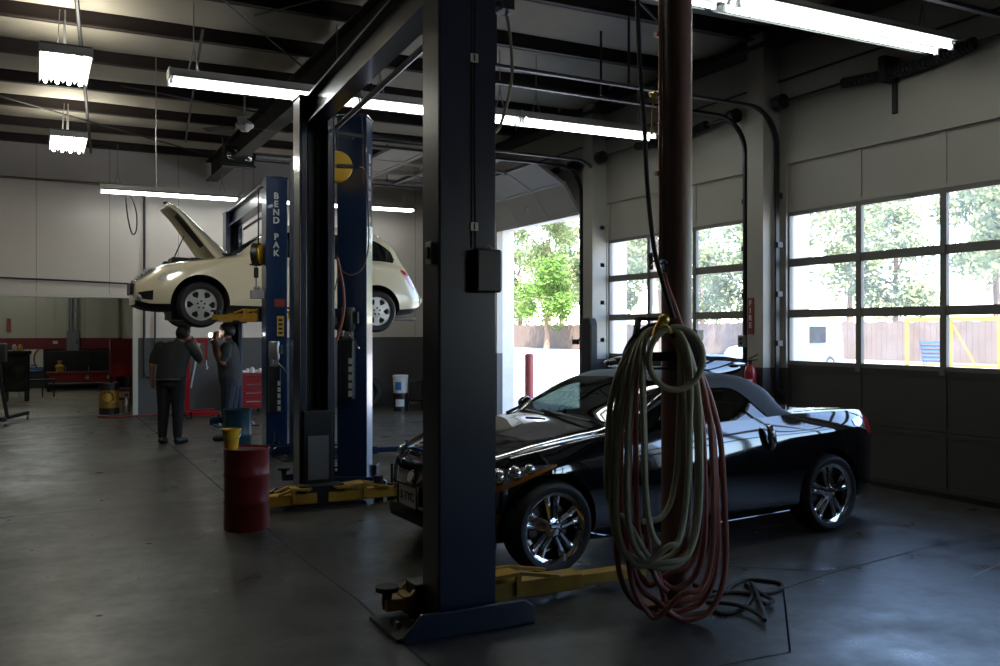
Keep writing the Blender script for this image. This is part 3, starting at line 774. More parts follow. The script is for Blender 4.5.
# lettering stacked down the narrow face
def rel(T, v): return T@Vector(v)
fx = T2n.to_3x3()@Vector((1,0,0)); fy = T2n.to_3x3()@Vector((0,1,0))
text_obj('BEND PAK','lettering',M['letter'],L2,.125,basis(rel(T2n,(.152,0,3.40)),fy,(0,0,1)),stacked=True,lead=1.02)
power_unit(L2, T2n@Matrix.Translation((-.015,-.14,1.25))@Matrix.Scale(.8,4))
b = MB(); b.tube([rel(T2n,(.0,-.147,1.35)),rel(T2n,(.0,-.147,1.75))],.012,6); b.build('bracket',M['blue'],L2)
# --- lift 3, carrying the cream car
L3,T3n,T3f,c3 = lift('blue two-post car lift holding up the cream car, white lettering down its near column',(2.77,11.95),(2.95,15.75),M['blue'],
    arms=[('n',R(60),.95,0),('n',R(120),.95,0),('f',R(60),.95,0),('f',R(120),.95,0)],D=.28,W=.27,carz=1.80,H=3.55)
text_obj('BEND PAK','lettering',M['letter'],L3,.112,basis(rel(T3n,(-.01,-.142,3.38)),(1,0,0),(0,0,1)),stacked=True,lead=.94)
b = MB(); b.box(-.03,.10,-.143,-.141,1.90,2.0,T3n); b.build('warning_sticker',M['redpost'],L3,smooth=False)
b = MB(); b.box(.0,.09,-.143,-.141,1.52,1.78,T3n); ws = b.build('warning_sticker',M['labelY'],L3,smooth=False)
b = MB()
for k in range(4): b.box(.02,.07,-.1445,-.143,1.55+.055*k,1.575+.055*k,T3n)
b.build('sticker_print',M['black'],ws,smooth=False)
power_unit(L3, T3n@Matrix.Translation((-.06,-.14,.88))@Matrix.Scale(.8,4), False)
b = MB(); b.tube([rel(T3n,(.0,-.16,.02)),rel(T3n,(0,-.16,.16))],.03,8); b.tube([rel(T3n,(-.05,-.17,.05)),rel(T3n,(-.05,-.17,.28))],.012,6)
b.build('foot_pedal',M['darksteel'],L3)
# yellow cord reel hung between the columns
r = thing('cord_reel','round yellow cord reel hanging beside the blue lift column','cord reel',(2.60,8.62,3.18))
T = Matrix.Rotation(R(-12),4,'Z')@Matrix.Rotation(PI/2,4,'X')
b = MB(); b.lathe([(0,.05),(.10,.05),(.145,.045),(.15,.03),(.15,-.03),(.145,-.045),(.1,-.05),(0,-.05)],32,T); b.build('drum_case',M['yellow2'],r)
b = MB(); b.box(-.005,.16,-.015,.015,.05,.085,T); b.cyl(T@Vector((.15,0,.07)),T@Vector((.21,0,.07)),.018); b.build('cord_guide',M['black'],r)
b = MB(); b.tube([(0,0,.14),(0,.0,.34)],.012,6); b.bar((-.06,.03,.34),(.3,.1,.34),.03,.03); b.build('hanger',M['darksteel'],r)
b = MB(); b.tube(smooth_path([T@Vector((.20,0,.07)),(.27,-.05,-.03),(.29,-.06,-.3),(.30,-.06,-.75),(.24,-.06,-.98),(.12,-.06,-1.05),(.02,-.05,-1.02),(-.03,-.03,-1.2)],6),.006,6); b.build('cord',M['cord'],r)
drop('cord','thin brown cord running down the face of the blue column','cord',[(2.90,8.77,3.76),(2.91,8.76,3.5),(2.905,8.745,3.2),(2.91,8.74,3.05)],.005,'cord')
drop('hose','short red hose hanging behind the dark lift column','hose',[(2.60,8.60,2.30),(2.66,8.60,2.0),(2.66,8.60,1.75),(2.60,8.62,1.5)],.014,'red_hose')
# second reel: yellow work light reel by the cream car
r = thing('cord_reel','small yellow cord reel with hanging plug box beside the lettered blue column','cord reel',(2.57,11.98,2.58))
T = Matrix.Rotation(R(60),4,'Z')@Matrix.Rotation(PI/2,4,'X')
b = MB(); b.lathe([(0,.06),(.10,.06),(.125,.045),(.125,-.045),(.10,-.06),(0,-.06)],28,T); b.build('drum_case',M['yellow2'],r)
b = MB(); b.lathe([(.115,.02),(.15,.02),(.15,-.06),(.115,-.06),(.115,.02)],28,T); b.build('cage',M['black'],r)
b = MB(); b.tube([(0,0,.12),(0,0,.85),(.15,0,.9)],.010,6); b.build('hanger',M['darksteel'],r)
b = MB(); b.tube([(-.05,-.1,-.10),(-.05,-.1,-.45)],.007,6); b.cyl((-.05,-.1,-.31),(-.05,-.1,-.18),.03,n=10); b.build('cord',M['rubber'],r)
b = MB(); b.box(-.12,.04,-.16,-.06,-.58,-.47); b.box(-.08,0,-.14,-.08,-.47,-.42); b.build('plug_box',M['galv'],r,smooth=False,bevel=.01)
# ------------------------------------------------------------------ cars
def car_shell(tab, L, regions, mats, wells, parent, names, nst=64, extra_x=(), warp=lambda x:x):
    """loft of cross sections -> closed shell, wheel wells cut, split into one object per named region.
    regions(x, band, yfrac, side) -> material slot"""
    f = {k:pchip(v) for k,v in tab.items()}
    xs = sorted(set([round(L*(.5-.5*math.cos(PI*i/nst))*1.0,4) for i in range(nst+1)] + list(extra_x)))
    xs = [x for i,x in enumerate(xs) if i==0 or x-xs[i-1] > .004]
    segs = [2,2,3,6,8,12,2,6]
    rows = []
    def keys(x):
        zb=f['zb'](x); wt=f['wt'](x); zt=f['zt'](x); zc=f['zc'](x)
        K = [(0,zb),(f['wb'](x),zb),(f['ws'](x),f['zs'](x)),(f['wm'](x),f['zm'](x)),(f['wsh'](x),f['zsh'](x)),(f['wbelt'](x),f['zbelt'](x)),(wt,zt),(wt*.87,zt+(zc-zt)*f['rk'](x)),(0,zc)]
        return K
    def P(x, w, K=None):
        K = K or keys(x); j = min(int(w),7); t = w-j
        if True:
            p0 = K[max(j-1,0)] if j>0 else (-K[1][0],K[1][1]); p1=K[j]; p2=K[j+1]; p3 = K[j+2] if j<7 else (-K[7][0],K[7][1])
            if j in (0,1): return (p1[0]+(p2[0]-p1[0])*t, p1[1]+(p2[1]-p1[1])*t)
            s = .62
            m1 = tuple(s*.5*(p2[i]-p0[i]) for i in (0,1)); m2 = tuple(s*.5*(p3[i]-p1[i]) for i in (0,1))
            h = (2*t**3-3*t*t+1, t**3-2*t*t+t, -2*t**3+3*t*t, t**3-t*t)
            return tuple(h[0]*p1[i]+h[1]*m1[i]+h[2]*p2[i]+h[3]*m2[i] for i in (0,1))
    for x in xs:
        K = keys(x)
        rows.append([P(x,j+q/segs[j],K) for j in range(8) for q in range(segs[j])]+[K[8]])
    bands = [j for j in range(8) for _ in range(segs[j])]
    sub = [q/segs[j] for j in range(8) for q in range(segs[j])]
    m = len(rows[0])
    v = []; idx = []
    for x,pts in zip(xs,rows):
        base = len(v)
        for p in pts: v.append((warp(x),-max(p[0],0),p[1]))       # y<0 is the car's left side here
        for p in pts[1:-1]: v.append((warp(x),max(p[0],0),p[1]))
        left = [base+i for i in range(m)]; right = [base]+[base+m+i for i in range(m-2)]+[base+m-1]
        idx.append((left,right))
    fs = []; mi = []
    for i in range(len(xs)-1):
        xm = (xs[i]+xs[i+1])/2
        for side in (0,1):
            A = idx[i][side]; B = idx[i+1][side]
            for j in range(m-1):
                q = (A[j],A[j+1],B[j+1],B[j])
                fs.append(q if side==0 else q[::-1]); mi.append(regions(xm,bands[j],sub[j],side))
    for i,rev in ((0,0),(len(xs)-1,1)):
        l,r = idx[i]; ring = l+[k for k in r[-2:0:-1]]
        fs.append(tuple(ring) if rev else tuple(ring[::-1])); mi.append(0)
    me = bpy.data.meshes.new('shell'); me.from_pydata(v,[],fs)
    for mm in mats: me.materials.append(mm)
    me.polygons.foreach_set('material_index',mi)
    bm = bmesh.new(); bm.from_mesh(me); bmesh.ops.remove_doubles(bm,verts=bm.verts,dist=1e-5); bmesh.ops.dissolve_degenerate(bm,edges=bm.edges,dist=1e-5); bmesh.ops.recalc_face_normals(bm,faces=bm.faces); bm.to_mesh(me); bm.free()
    o = bpy.data.objects.new('shell',me); COL.objects.link(o)
    cut = MB()
    for (x,z,rr) in wells:
        for s in (-1,1): cut.cyl((x,s*.50,z),(x,s*1.3,z),rr,n=44)
    wi = len(mats)-1
    if wells:
        co = cut.build('cut',mats,smooth=False); co.data.polygons.foreach_set('material_index',[wi]*len(co.data.polygons))
        bo = o.modifiers.new('b','BOOLEAN'); bo.operation='DIFFERENCE'; bo.object=co; bo.solver='EXACT'
        try: bo.material_mode='INDEX'
        except Exception: pass
        dg = bpy.context.evaluated_depsgraph_get()
        res = bpy.data.meshes.new_from_object(o.evaluated_get(dg))
        bpy.data.objects.remove(co)
    else: res = me
    bpy.data.objects.remove(o)
    out = {}
    nv = [tuple(p.co) for p in res.vertices]
    groups = {}
    for p in res.polygons: groups.setdefault(p.material_index,[]).append(tuple(p.vertices))
    nrm_src = [tuple(p.normal) for p in res.vertices]
    split = []
    for g,faces in groups.items():
        if names[g] in ('body','underbody'): split.append((g,faces)); continue
        par = {}
        def find(a):
            while par.setdefault(a,a) != a: par[a] = par[par[a]]; a = par[a]
            return a
        for fa in faces:
            for k in fa[1:]: par[find(fa[0])] = find(k)
        isl = {}
        for fa in faces: isl.setdefault(find(fa[0]),[]).append(fa)
        split += [(g,x) for x in isl.values()]
    for g,faces in split:
        used = sorted({i for fa in faces for i in fa}); mp = {i:k for k,i in enumerate(used)}
        b = MB(); b.add([nv[i] for i in used],[tuple(mp[i] for i in fa) for fa in faces])
        me2 = bpy.data.meshes.new(names[g]); me2.from_pydata(b.v,[],b.f); me2.materials.append(mats[g])
        me2.polygons.foreach_set('use_smooth',[True]*len(me2.polygons)); me2.set_sharp_from_angle(angle=R(50))
        oo = bpy.data.objects.new(names[g],me2); COL.objects.link(oo); oo.parent = parent; out.setdefault(names[g],oo)
    return out, f, (P, warp)

def patch(PW, x0, x1, lo, hi, name, m, parent, off=.005, nx=28, nw=8, sides=(-1,1)):
    P,warp = PW
    for s in sides:
        b = MB(); vs = []
        for i in range(nx+1):
            t = i/nx; x = x0+(x1-x0)*t; a = lo(t); e = hi(t)
            for k in range(nw+1):
                w = a+(e-a)*k/nw; p = P(x,w); q0 = P(x,max(w-.02,0)); q1 = P(x,min(w+.02,7.99))
                dy,dz = q1[0]-q0[0],q1[1]-q0[1]; l = math.hypot(dy,dz) or 1
                vs.append((warp(x), s*(p[0]+dz/l*off), p[1]-dy/l*off))
        n = nw+1
        b.add(vs,[(i*n+k,i*n+k+1,(i+1)*n+k+1,(i+1)*n+k) for i in range(nx) for k in range(nw)])
        o = b.build(name,m,parent)
    return o
def wheel(parent, c, r, w, rim_r, style, side):
    """side -1: outer face toward -y"""
    T = Matrix.Translation(c)@Matrix.Rotation(PI/2 if side<0 else -PI/2,4,'X')   # local +z = outward
    h = w/2
    b = MB(); b.lathe([(rim_r-.01,-h*.9),(rim_r+.02,-h),(r-.035,-h),(r-.008,-h*.75),(r,-h*.4),(r,h*.4),(r-.008,h*.75),(r-.035,h),(rim_r+.02,h),(rim_r-.005,h*.88)],56,T)
    for k in (-.35,0,.35): pass
    wh = b.build('wheel',M['tyre'],parent)
    b = MB(); b.lathe([(rim_r-.03,-h*.8),(rim_r-.035,h*.45),(rim_r-.03,h*.70),(rim_r-.008,h*.78),(rim_r+.006,h*.92),(rim_r+.012,h*.86)],56,T)
    if style == 'spoke':
        m = M['chrome']
        b.lathe([(0,h*.74),(.03,h*.74),(.062,h*.66),(.07,h*.5),(.07,h*.2)],24,T)
        for k in range(5):
            a0 = PI/2+2*PI*k/5
            for s in (-1,1):
                pts = []
                for t,off,wd,zz in ((.05,.020,.036,.66),(.5,.027,.042,.58),(.82,.040,.058,.54),(1.0,.060,.092,.62)):
                    rad = .05+(rim_r-.062)*t if t<1 else rim_r-.012
                    pts.append((rad,off*s,wd,h*zz))
                vs = []
                for rad,off,wd,zz in pts:
                    for yy,zz2 in ((off-wd/2,zz-.006),(off-wd*.2,zz+.008),(off+wd*.2,zz+.008),(off+wd/2,zz-.006),(off+wd*.4,zz-.035),(off-wd*.4,zz-.035)):
                        vs.append(T@Matrix.Rotation(a0,4,'Z')@Vector((rad,yy,zz2)))
                fs = []
                for i in range(len(pts)-1):
                    for q in range(6): fs.append((i*6+q,i*6+(q+1)%6,(i+1)*6+(q+1)%6,(i+1)*6+q))
                b.add(vs,fs)
            a1 = a0+PI/5; b.cyl(T@Vector((.045*math.cos(a1),.045*math.sin(a1),h*.6)),T@Vector((.045*math.cos(a1),.045*math.sin(a1),h*.78)),.009,n=8)
        b.build('rim',m,wh,angle=40)
        d = MB(); d.lathe([(.0,h*.1),(.155,h*.1),(.155,h*.0),(0,0)],36,T); d.box(-.16,-.07,-.06,.06,-.01,h*.3,T); d.build('brake_disc',M['disc'],wh)
    else:
        m = M['silver']
        b.lathe([(0,h*.82),(.04,h*.82),(.09,h*.80),(.098,h*.78)],30,T)
        nh = 6
        for k in range(nh):   # six wide webs leave six rounded holes
            a0 = 2*PI*(k+.5)/nh
            prof = [(.095,.105),(.13,.085),(rim_r-.06,.075),(rim_r-.03,.125),(rim_r-.012,.20)]
            vs = []
            for rad,wd in prof:
                for q in range(5):
                    y = wd*(q/4-.5); zz = h*(.80-.02*(rad/.2)**2)
                    ang = a0+math.asin(max(-1,min(1,y/rad))); vs.append(T@Vector((rad*math.cos(ang),rad*math.sin(ang),zz)))
            b.add(vs,[(i*5+q,i*5+q+1,(i+1)*5+q+1,(i+1)*5+q) for i in range(len(prof)-1) for q in range(4)])
        b.build('rim',m,wh,angle=60)
        d = MB(); d.lathe([(0,h*.55),(rim_r-.03,h*.55)],36,T)
        d.build('wheel_hub',M['well'],wh)
        d = MB()
        for k in range(5):
            a = PI/2+2*PI*k/5; d.cyl(T@Vector((.05*math.cos(a),.05*math.sin(a),h*.8)),T@Vector((.05*math.cos(a),.05*math.sin(a),h*.90)),.014,n=8)
        d.build('lug_nut',M['well'],wh)
    return wh

# ---------------- the black soft-top convertible
ZX0,ZXY = 2.185,6.01
Z = thing('black_convertible','glossy black two-seat convertible, soft top up and chrome wheels, parked under the near lift','car',(ZX0,ZXY,0),R(2.8)); Z.scale = (.985,1,1)
tabZ = dict(
 zb={0:.27,.1:.20,.3:.16,.8:.15,3.4:.16,3.8:.16,4.1:.17,4.24:.22},
 wb={0:.40,.2:.62,.8:.70,3.4:.72,4.1:.66,4.31:.5},
 ws={0:.25,.06:.42,.15:.56,.3:.71,.55:.82,.8:.87,1.3:.85,2.1:.845,3.0:.87,3.45:.90,3.8:.86,4.0:.77,4.14:.66,4.24:.45},
 zs={0:.34,.1:.28,.8:.25,3.4:.25,4.1:.27,4.31:.34},
 wm={0:.27,.06:.44,.15:.58,.3:.735,.55:.85,.8:.905,1.4:.88,2.1:.875,3.0:.895,3.45:.915,3.8:.88,4.0:.79,4.14:.68,4.24:.47},
 zm={0:.45,.8:.49,4.31:.56},
 wsh={0:.25,.06:.42,.15:.56,.3:.70,.55:.82,.8:.885,1.2:.862,1.6:.842,2.1:.838,2.8:.855,3.45:.895,3.8:.855,4.0:.775,4.14:.67,4.24:.47},
 zsh={0:.54,.15:.60,.4:.67,.8:.71,1.4:.735,2.1:.755,2.8:.785,3.45:.81,4.0:.80,4.31:.69},
 wbelt={0:.22,.06:.37,.15:.50,.3:.63,.5:.72,.8:.785,1.2:.79,1.45:.79,2.1:.79,2.8:.80,3.2:.795,3.6:.785,3.9:.72,4.1:.62,4.24:.44},
 zbelt={0:.585,.15:.665,.4:.75,.8:.825,1.2:.87,1.45:.89,2.1:.905,2.8:.93,3.2:.94,3.6:.94,4.0:.925,4.2:.885,4.31:.75},
 wt={0:.18,.15:.42,.3:.54,.5:.61,.8:.63,1.3:.69,1.45:.71,1.6:.74,2.0:.69,2.5:.675,2.8:.68,3.0:.695,3.16:.71,3.4:.68,3.9:.60,4.1:.52,4.24:.36},
 zt={0:.60,.3:.715,.8:.815,1.2:.875,1.42:.905,1.6:.985,2.0:1.155,2.3:1.20,2.5:1.20,2.7:1.185,2.88:1.14,3.0:1.07,3.09:.985,3.15:.95,3.22:.947,3.4:.95,3.9:.94,4.1:.90,4.24:.765},
 zc={0:.61,.1:.66,.3:.735,.8:.84,1.2:.905,1.40:.935,1.6:1.045,2.0:1.225,2.2:1.275,2.5:1.285,2.72:1.265,2.88:1.215,3.0:1.14,3.09:1.04,3.15:.98,3.22:.962,3.4:.965,3.9:.955,4.1:.945,4.19:.895,4.24:.78},
 rk={0:.45,1.3:.45,2.0:.72,2.6:.72,3.1:.6,3.3:.45})
def regZ(x,bnd,s,side):
    if bnd in (6,7) and 1.44<x<2.0: return 1 if bnd==7 else 0
    if bnd==5 and 1.66<x<2.84 and s<.86 and s < .86-max(0,x-2.46)**2*5.2: return 2
    if bnd>=5 and 1.98<x<3.12: return 3
    if bnd==7 and 3.12<x<3.19: return 3
    if bnd>=6 and .16<x<1.40: return 4
    if bnd>=6 and 3.24<x<4.14: return 5
    if bnd in (3,4) and 1.50<x<2.78: return 6
    if bnd in (2,) and 1.50<x<2.78 and s>.3: return 6
    return 0
matsZ = [M['carblack'],M['carglass'],M['carglass'],M['fabric'],M['carblack'],M['carblack'],M['carblack'],M['lamp_clear'],M['amber'],M['redlens'],M['lamp_clear'],M['well']]
namesZ = ['body','windscreen','side_window','soft_top','bonnet','boot_lid','door','headlamp','indicator','tail_lamp','rear_marker','wheel_arch']
wz = lambda x: (.176+.78*x) if x < .8 else (x if x < 3.62 else 3.62+(x-3.62)*1.13)
pZ,fZ,PZ = car_shell(tabZ,4.24,regZ,matsZ,[(.80,.315,.35),(3.45,.315,.35)],Z,namesZ,nst=120,warp=wz,extra_x=(1.42,1.44,1.46,1.50,1.66,1.98,2.0,2.74,2.78,3.12,3.19,3.24,.16,.2,.66,3.93))
for x in (.80,3.45):
    for s in (-1,1): wheel(Z,(x,s*.80,.308),.308,.235,.238,'spoke',s)
patch(PZ,.16,.80,lambda t:3.45+.62*t**1.5,lambda t:4.32-.22*t,'headlamp',M['lampz'],Z)
patch(PZ,.16,.82,lambda t:3.33+.64*t**1.5,lambda t:3.47+.62*t**1.5,'indicator',M['amber'],Z,.007)
patch(PZ,3.92,4.20,lambda t:3.75-.25*t,lambda t:4.62,'tail_lamp',M['redlens'],Z)
patch(PZ,3.76,3.915,lambda t:4.12-.3*t,lambda t:4.40+.2*t,'rear_marker',M['lamp_clear'],Z)
rim_s = lambda t: 5.86-max(0,(1.64+1.24*t)-2.46)**2*5.2
patch(PZ,1.64,2.88,lambda t:max(5.0,rim_s(t)-.06),lambda t:max(5.0,rim_s(t)+.09),'window_seal',M['fabric'],Z,.008,60,3)
for s in (-1,1):  # chrome balls added in the headlamps to give sharp highlights
    for x,z,rr in ((.45,.645,.060),(.55,.67,.052),(.64,.695,.038)):
        b = MB(); b.ball((x,s*(.745 if x<.5 else .80 if x<.6 else .835),z),rr,12); b.build('glint_ball',M['chrome'],Z)
# interior
b = MB()
for s in (-1,1):
    y = s*.37
    b.box(1.95,2.42,y-.24,y+.24,.30,.52); b.prism([(2.36,.45),(2.52,.45),(2.72,1.02),(2.62,1.04)],'y',y-.23,y+.23); b.box(2.62,2.72,y-.12,y+.12,1.03,1.12)
b.build('seat',M['black'],Z,smooth=False,bevel=.03)
b = MB(); b.prism([(1.45,.86),(1.62,.93),(1.85,.90),(1.88,.70),(1.5,.60)],'y',-.72,.72); b.build('dashboard',M['black'],Z,smooth=False,bevel=.02)
b = MB(); b.tube([Vector((1.93,-.37,.80))+Matrix.Rotation(-.4,3,'Y')@Vector((0,.18*math.cos(a),.18*math.sin(a))) for a in [2*PI*k/24 for k in range(24)]],.014,8,closed=True)
b.tube([(1.93,-.55,.80),(1.93,-.19,.80)],.012,6); b.tube([(1.80,-.37,.76),(1.93,-.37,.80)],.03,8); b.build('steering_wheel',M['black'],Z)
# chrome vertical door pulls, mirrors, plate, badge
for s in (-1,1):
    b = MB(); y0 = s*.868
    b.tube(smooth_path([(2.80,y0-s*.022,.68),(2.795,y0+s*.028,.72),(2.79,y0+s*.032,.78),(2.785,y0+s*.018,.85),(2.78,y0-s*.01,.875)],5),[.014+.018*math.sin(PI*k/20) for k in range(21)],10); b.build('door_handle',M['chrome'],pZ['door'] if s<0 else pZ['door'])
    b = MB(); b.ball((1.72,s*.96,.96),.1,14,(.6,.95,.62)); b.tube([(1.72,s*.80,.90),(1.72,s*.92,.94)],.022,8); b.build('wing_mirror',M['carblack'],Z)
b = MB(); b.box(.141,.156,-.155,.155,.36,.52); pl = b.build('number_plate',M['plate'],Z,smooth=False,bevel=.004)
b = MB()
for x0,x1,z0,z1 in ((-.16,.16,.355,.37),(-.16,.16,.51,.525),(-.165,-.152,.355,.525),(.152,.165,.355,.525)): b.box(.134,.142,x0,x1,z0,z1)
b.build('plate_frame',M['black'],pl,smooth=False)
text_obj('S TYC','lettering',M['black'],pl,.085,basis((.139,0,.435),(0,-1,0),(0,0,1)),ext=.001)
b = MB(); b.prism([(.16,.29),(.17,.25),(.22,.25),(.22,.36),(.162,.34)],'y',-.36,.36); b.build('lower_grille',M['well'],Z,smooth=False)
b = MB(); b.lathe([(0,.012),(.045,.012),(.052,0),(.04,0)],20,Matrix.Translation((.176,0,.57))@Matrix.Rotation(-PI/2+.35,4,'Y')); b.build('badge',M['chrome'],Z)
b = MB()
for s in (-1,1): b.tube(smooth_path([(1.40,s*.75,.905),(1.62,s*.735,.99),(2.0,s*.635,1.165)],6),.013,6)
b.build('window_trim',M['carblack'],Z)
b = MB(); b.tube([(1.36,-.5,.945),(1.40,-.1,.955),(1.47,.3,.965)],.009,6); b.tube([(1.36,.1,.945),(1.40,.45,.955)],.009,6); b.build('wiper',M['black'],Z)
b = MB()
for s in (-1,1): b.tube(smooth_path([(.95,s*.895,.30),(1.3,s*.862,.20),(2.1,s*.855,.185),(3.0,s*.875,.21)],6),.006,6)
b.build('sill_trim',M['carblack'],Z)

# ---------------- the cream car up on the lift
PX0,PY0,PZ0 = 1.21,13.95,1.655
Pc = thing('cream_car','cream retro five-door car raised high on the lift with its bonnet open','car',(PX0,PY0,PZ0)); Pc.scale = (.972,1,1); Pc.rotation_euler = (0,R(1.5),0)
tabP = dict(
 zb={0:.30,.2:.24,.5:.22,3.6:.24,4.1:.30,4.29:.38},
 wb={0:.40,.2:.58,.84:.62,3.4:.62,4.1:.56,4.29:.44},
 ws={0:.46,.06:.58,.15:.66,.4:.76,.84:.82,1.3:.80,2.5:.81,3.46:.84,4.0:.76,4.2:.66,4.29:.54},
 zs={0:.36,.2:.31,.84:.32,3.46:.34,4.1:.38,4.29:.44},
 wm={0:.50,.06:.62,.15:.70,.4:.79,.84:.85,1.3:.82,2.5:.83,3.46:.855,4.0:.78,4.2:.68,4.29:.56},
 zm={0:.46,.84:.58,2.5:.62,3.46:.60,4.29:.52},
 wsh={0:.46,.06:.55,.15:.62,.4:.73,.84:.81,1.3:.80,2.5:.82,3.2:.82,3.6:.80,4.0:.69,4.15:.60,4.29:.50},
 zsh={0:.56,.15:.64,.4:.74,.84:.84,1.3:.90,2.5:.96,3.5:.98,3.9:.94,4.1:.80,4.29:.60},
 wbelt={0:.38,.06:.46,.15:.52,.4:.62,.84:.70,1.2:.755,2.5:.785,3.5:.77,3.9:.66,4.1:.58,4.29:.46},
 zbelt={0:.60,.15:.70,.3:.80,.5:.86,.84:.93,1.2:.98,1.5:1.02,2.5:1.05,3.5:1.07,3.9:1.03,4.05:.92,4.15:.78,4.29:.63},
 wt={0:.28,.15:.36,.4:.46,.84:.56,1.15:.62,1.38:.65,1.65:.67,1.95:.65,2.5:.64,3.4:.60,3.75:.56,3.95:.53,4.1:.5,4.29:.4},
 zt={0:.61,.12:.70,.25:.81,.4:.875,.84:.955,1.15:1.005,1.38:1.055,1.6:1.22,1.97:1.43,2.3:1.485,2.8:1.48,3.4:1.44,3.7:1.36,3.9:1.16,4.05:.95,4.15:.79,4.29:.64},
 zc={0:.62,.12:.72,.25:.835,.4:.90,.84:.98,1.15:1.03,1.37:1.085,1.6:1.28,1.93:1.50,2.35:1.60,2.8:1.595,3.4:1.55,3.7:1.45,3.9:1.24,4.02:1.03,4.15:.80,4.29:.65},
 rk={0:.45,1.1:.5,1.8:.7,3.4:.7,3.8:.5})
def regP(x,bnd,s,side):
    if bnd in (6,7) and 1.39<x<1.92: return 1 if bnd==7 else 0
    if bnd==7 and 3.62<x<3.95: return 2
    if bnd>=6 and .30<x<1.36: return 3
    if bnd>=5 and .02<x<.26: return 4
    if bnd in (2,3,4) and 1.32<x<2.32 and not(bnd==2 and s<.3): return 7
    if bnd in (2,3,4) and 2.34<x<3.06 and not(bnd==2 and s<.3): return 8
    if bnd in (2,) and .03<x<.22 and side==0 and .3<s<.7: return 9
    if bnd<=1: return 10
    return 0
matsP = [M['carcream'],M['darkglass'],M['darkglass'],M['well'],M['darksteel'],M['lamp_clear'],M['redlens'],M['carcream'],M['carcream'],M['well'],M['well'],M['well']]
namesP = ['body','windscreen','side_window','engine_bay','grille','headlamp','tail_lamp','front_door','rear_door','fog_lamp_recess','underbody','wheel_arch']
pP,fP,PP = car_shell(tabP,4.29,regP,matsP,[(.84,.325,.405),(3.46,.325,.385)],Pc,namesP,nst=120,extra_x=(1.36,1.39,1.92,1.62,2.28,2.34,2.36,2.98,3.06,1.32,.30,.26,.02))
for x in (.84,3.46):
    for s in (-1,1): wheel(Pc,(x,s*.745,.315),.318,.21,.222,'hubcap',s)
el = lambda t: math.sqrt(max(0,1-(2*t-1)**2))
rc = lambda t,k=.06: min(1,max(0,min(t,1-t)/k))**.5
patch(PP,.26,.60,lambda t:3.78+.2*t-.36*el(t),lambda t:3.78+.2*t+.36*el(t),'headlamp',M['lens'],Pc)
patch(PP,3.86,4.13,lambda t:3.98-.50*t**.7,lambda t:4.12+.12*math.sin(PI*t)-.12*t,'tail_lamp',M['redlens'],Pc)
patch(PP,1.76,2.29,lambda t:5.42-.40*rc(t),lambda t:5.42+.42*rc(t)*min(1,.25+t*3),'side_window',M['darkglass'],Pc)
patch(PP,2.36,2.99,lambda t:5.42-.40*rc(t),lambda t:5.42+.42*rc(t),'side_window',M['darkglass'],Pc)
patch(PP,3.06,3.78,lambda t:5.42-.40*rc(t),lambda t:5.42+.42*rc(t)-.74*max(0,t-.45)**1.5,'side_window',M['darkglass'],Pc)
# open bonnet: same plan as the engine bay, hinged at the cowl
hx,hz = 1.36,1.10
b = MB(); nxx = 14; nyy = 12; vs = []
for i in range(nxx+1):
    x = .24+(1.36-.24)*i/nxx
    for j in range(nyy+1):
        t = -1+2*j/nyy; w = fP['wt'](x)*1.02
        if i == 0: w *= .86
        z = fP['zc'](x)-(.07+.20*i/nxx)*abs(t)**2.4
        vs.append((x,t*w,z+.01))
hp = Matrix.Translation((hx,0,hz))@Matrix.Rotation(R(50),4,'Y')@Matrix.Translation((-hx,0,-hz))
sc = Matrix.Translation((hx,0,hz))@Matrix.Diagonal((.99,1,1,1))@Matrix.Translation((-hx,0,-hz))
vs = [hp@sc@Vector(v) for v in vs]
n1 = nyy+1
b.add(vs,[(i*n1+j,i*n1+j+1,(i+1)*n1+j+1,(i+1)*n1+j) for i in range(nxx) for j in range(nyy)])
hood = b.build('bonnet',M['carcream'],Pc); so = hood.modifiers.new('s','SOLIDIFY'); so.thickness = .03; so.offset = -1
b = MB()
vs = []
for i in range(9):
    x = .44+.60*i/8
    for j in range(7):
        t = -1+2*j/6; w = fP['wt'](x)*.70; z = fP['zc'](x)-.04-(.05+.14*i/8)*abs(t*.7)**2.4
        vs.append(hp@sc@Vector((x,t*w,z)))
b.add(vs,[(i*7+j,i*7+j+1,(i+1)*7+j+1,(i+1)*7+j) for i in range(8) for j in range(6)])
b.build('bonnet_liner',M['black'],hood)
b = MB(); b.tube([hp@sc@Vector((.24,0,.86)),hp@sc@Vector((.20,0,.80))],.02,8); b.build('bonnet_latch',M['black'],hood)
b = MB(); b.tube([(.62,.52,1.02),hp@sc@Vector((.66,.45,1.0))],.010,6); b.build('bonnet_prop',M['darksteel'],Pc)
# engine lumps just proud of the bay
b = MB(); b.box(.5,.95,-.25,.2,.88,1.0); b.box(.45,.62,.25,.45,.85,.97); b.cyl((.8,-.42,.9),(.8,-.42,.99),.08); b.box(1.15,1.34,-.5,.5,.98,1.08); b.build('engine',M['black'],Pc,smooth=False,bevel=.02)
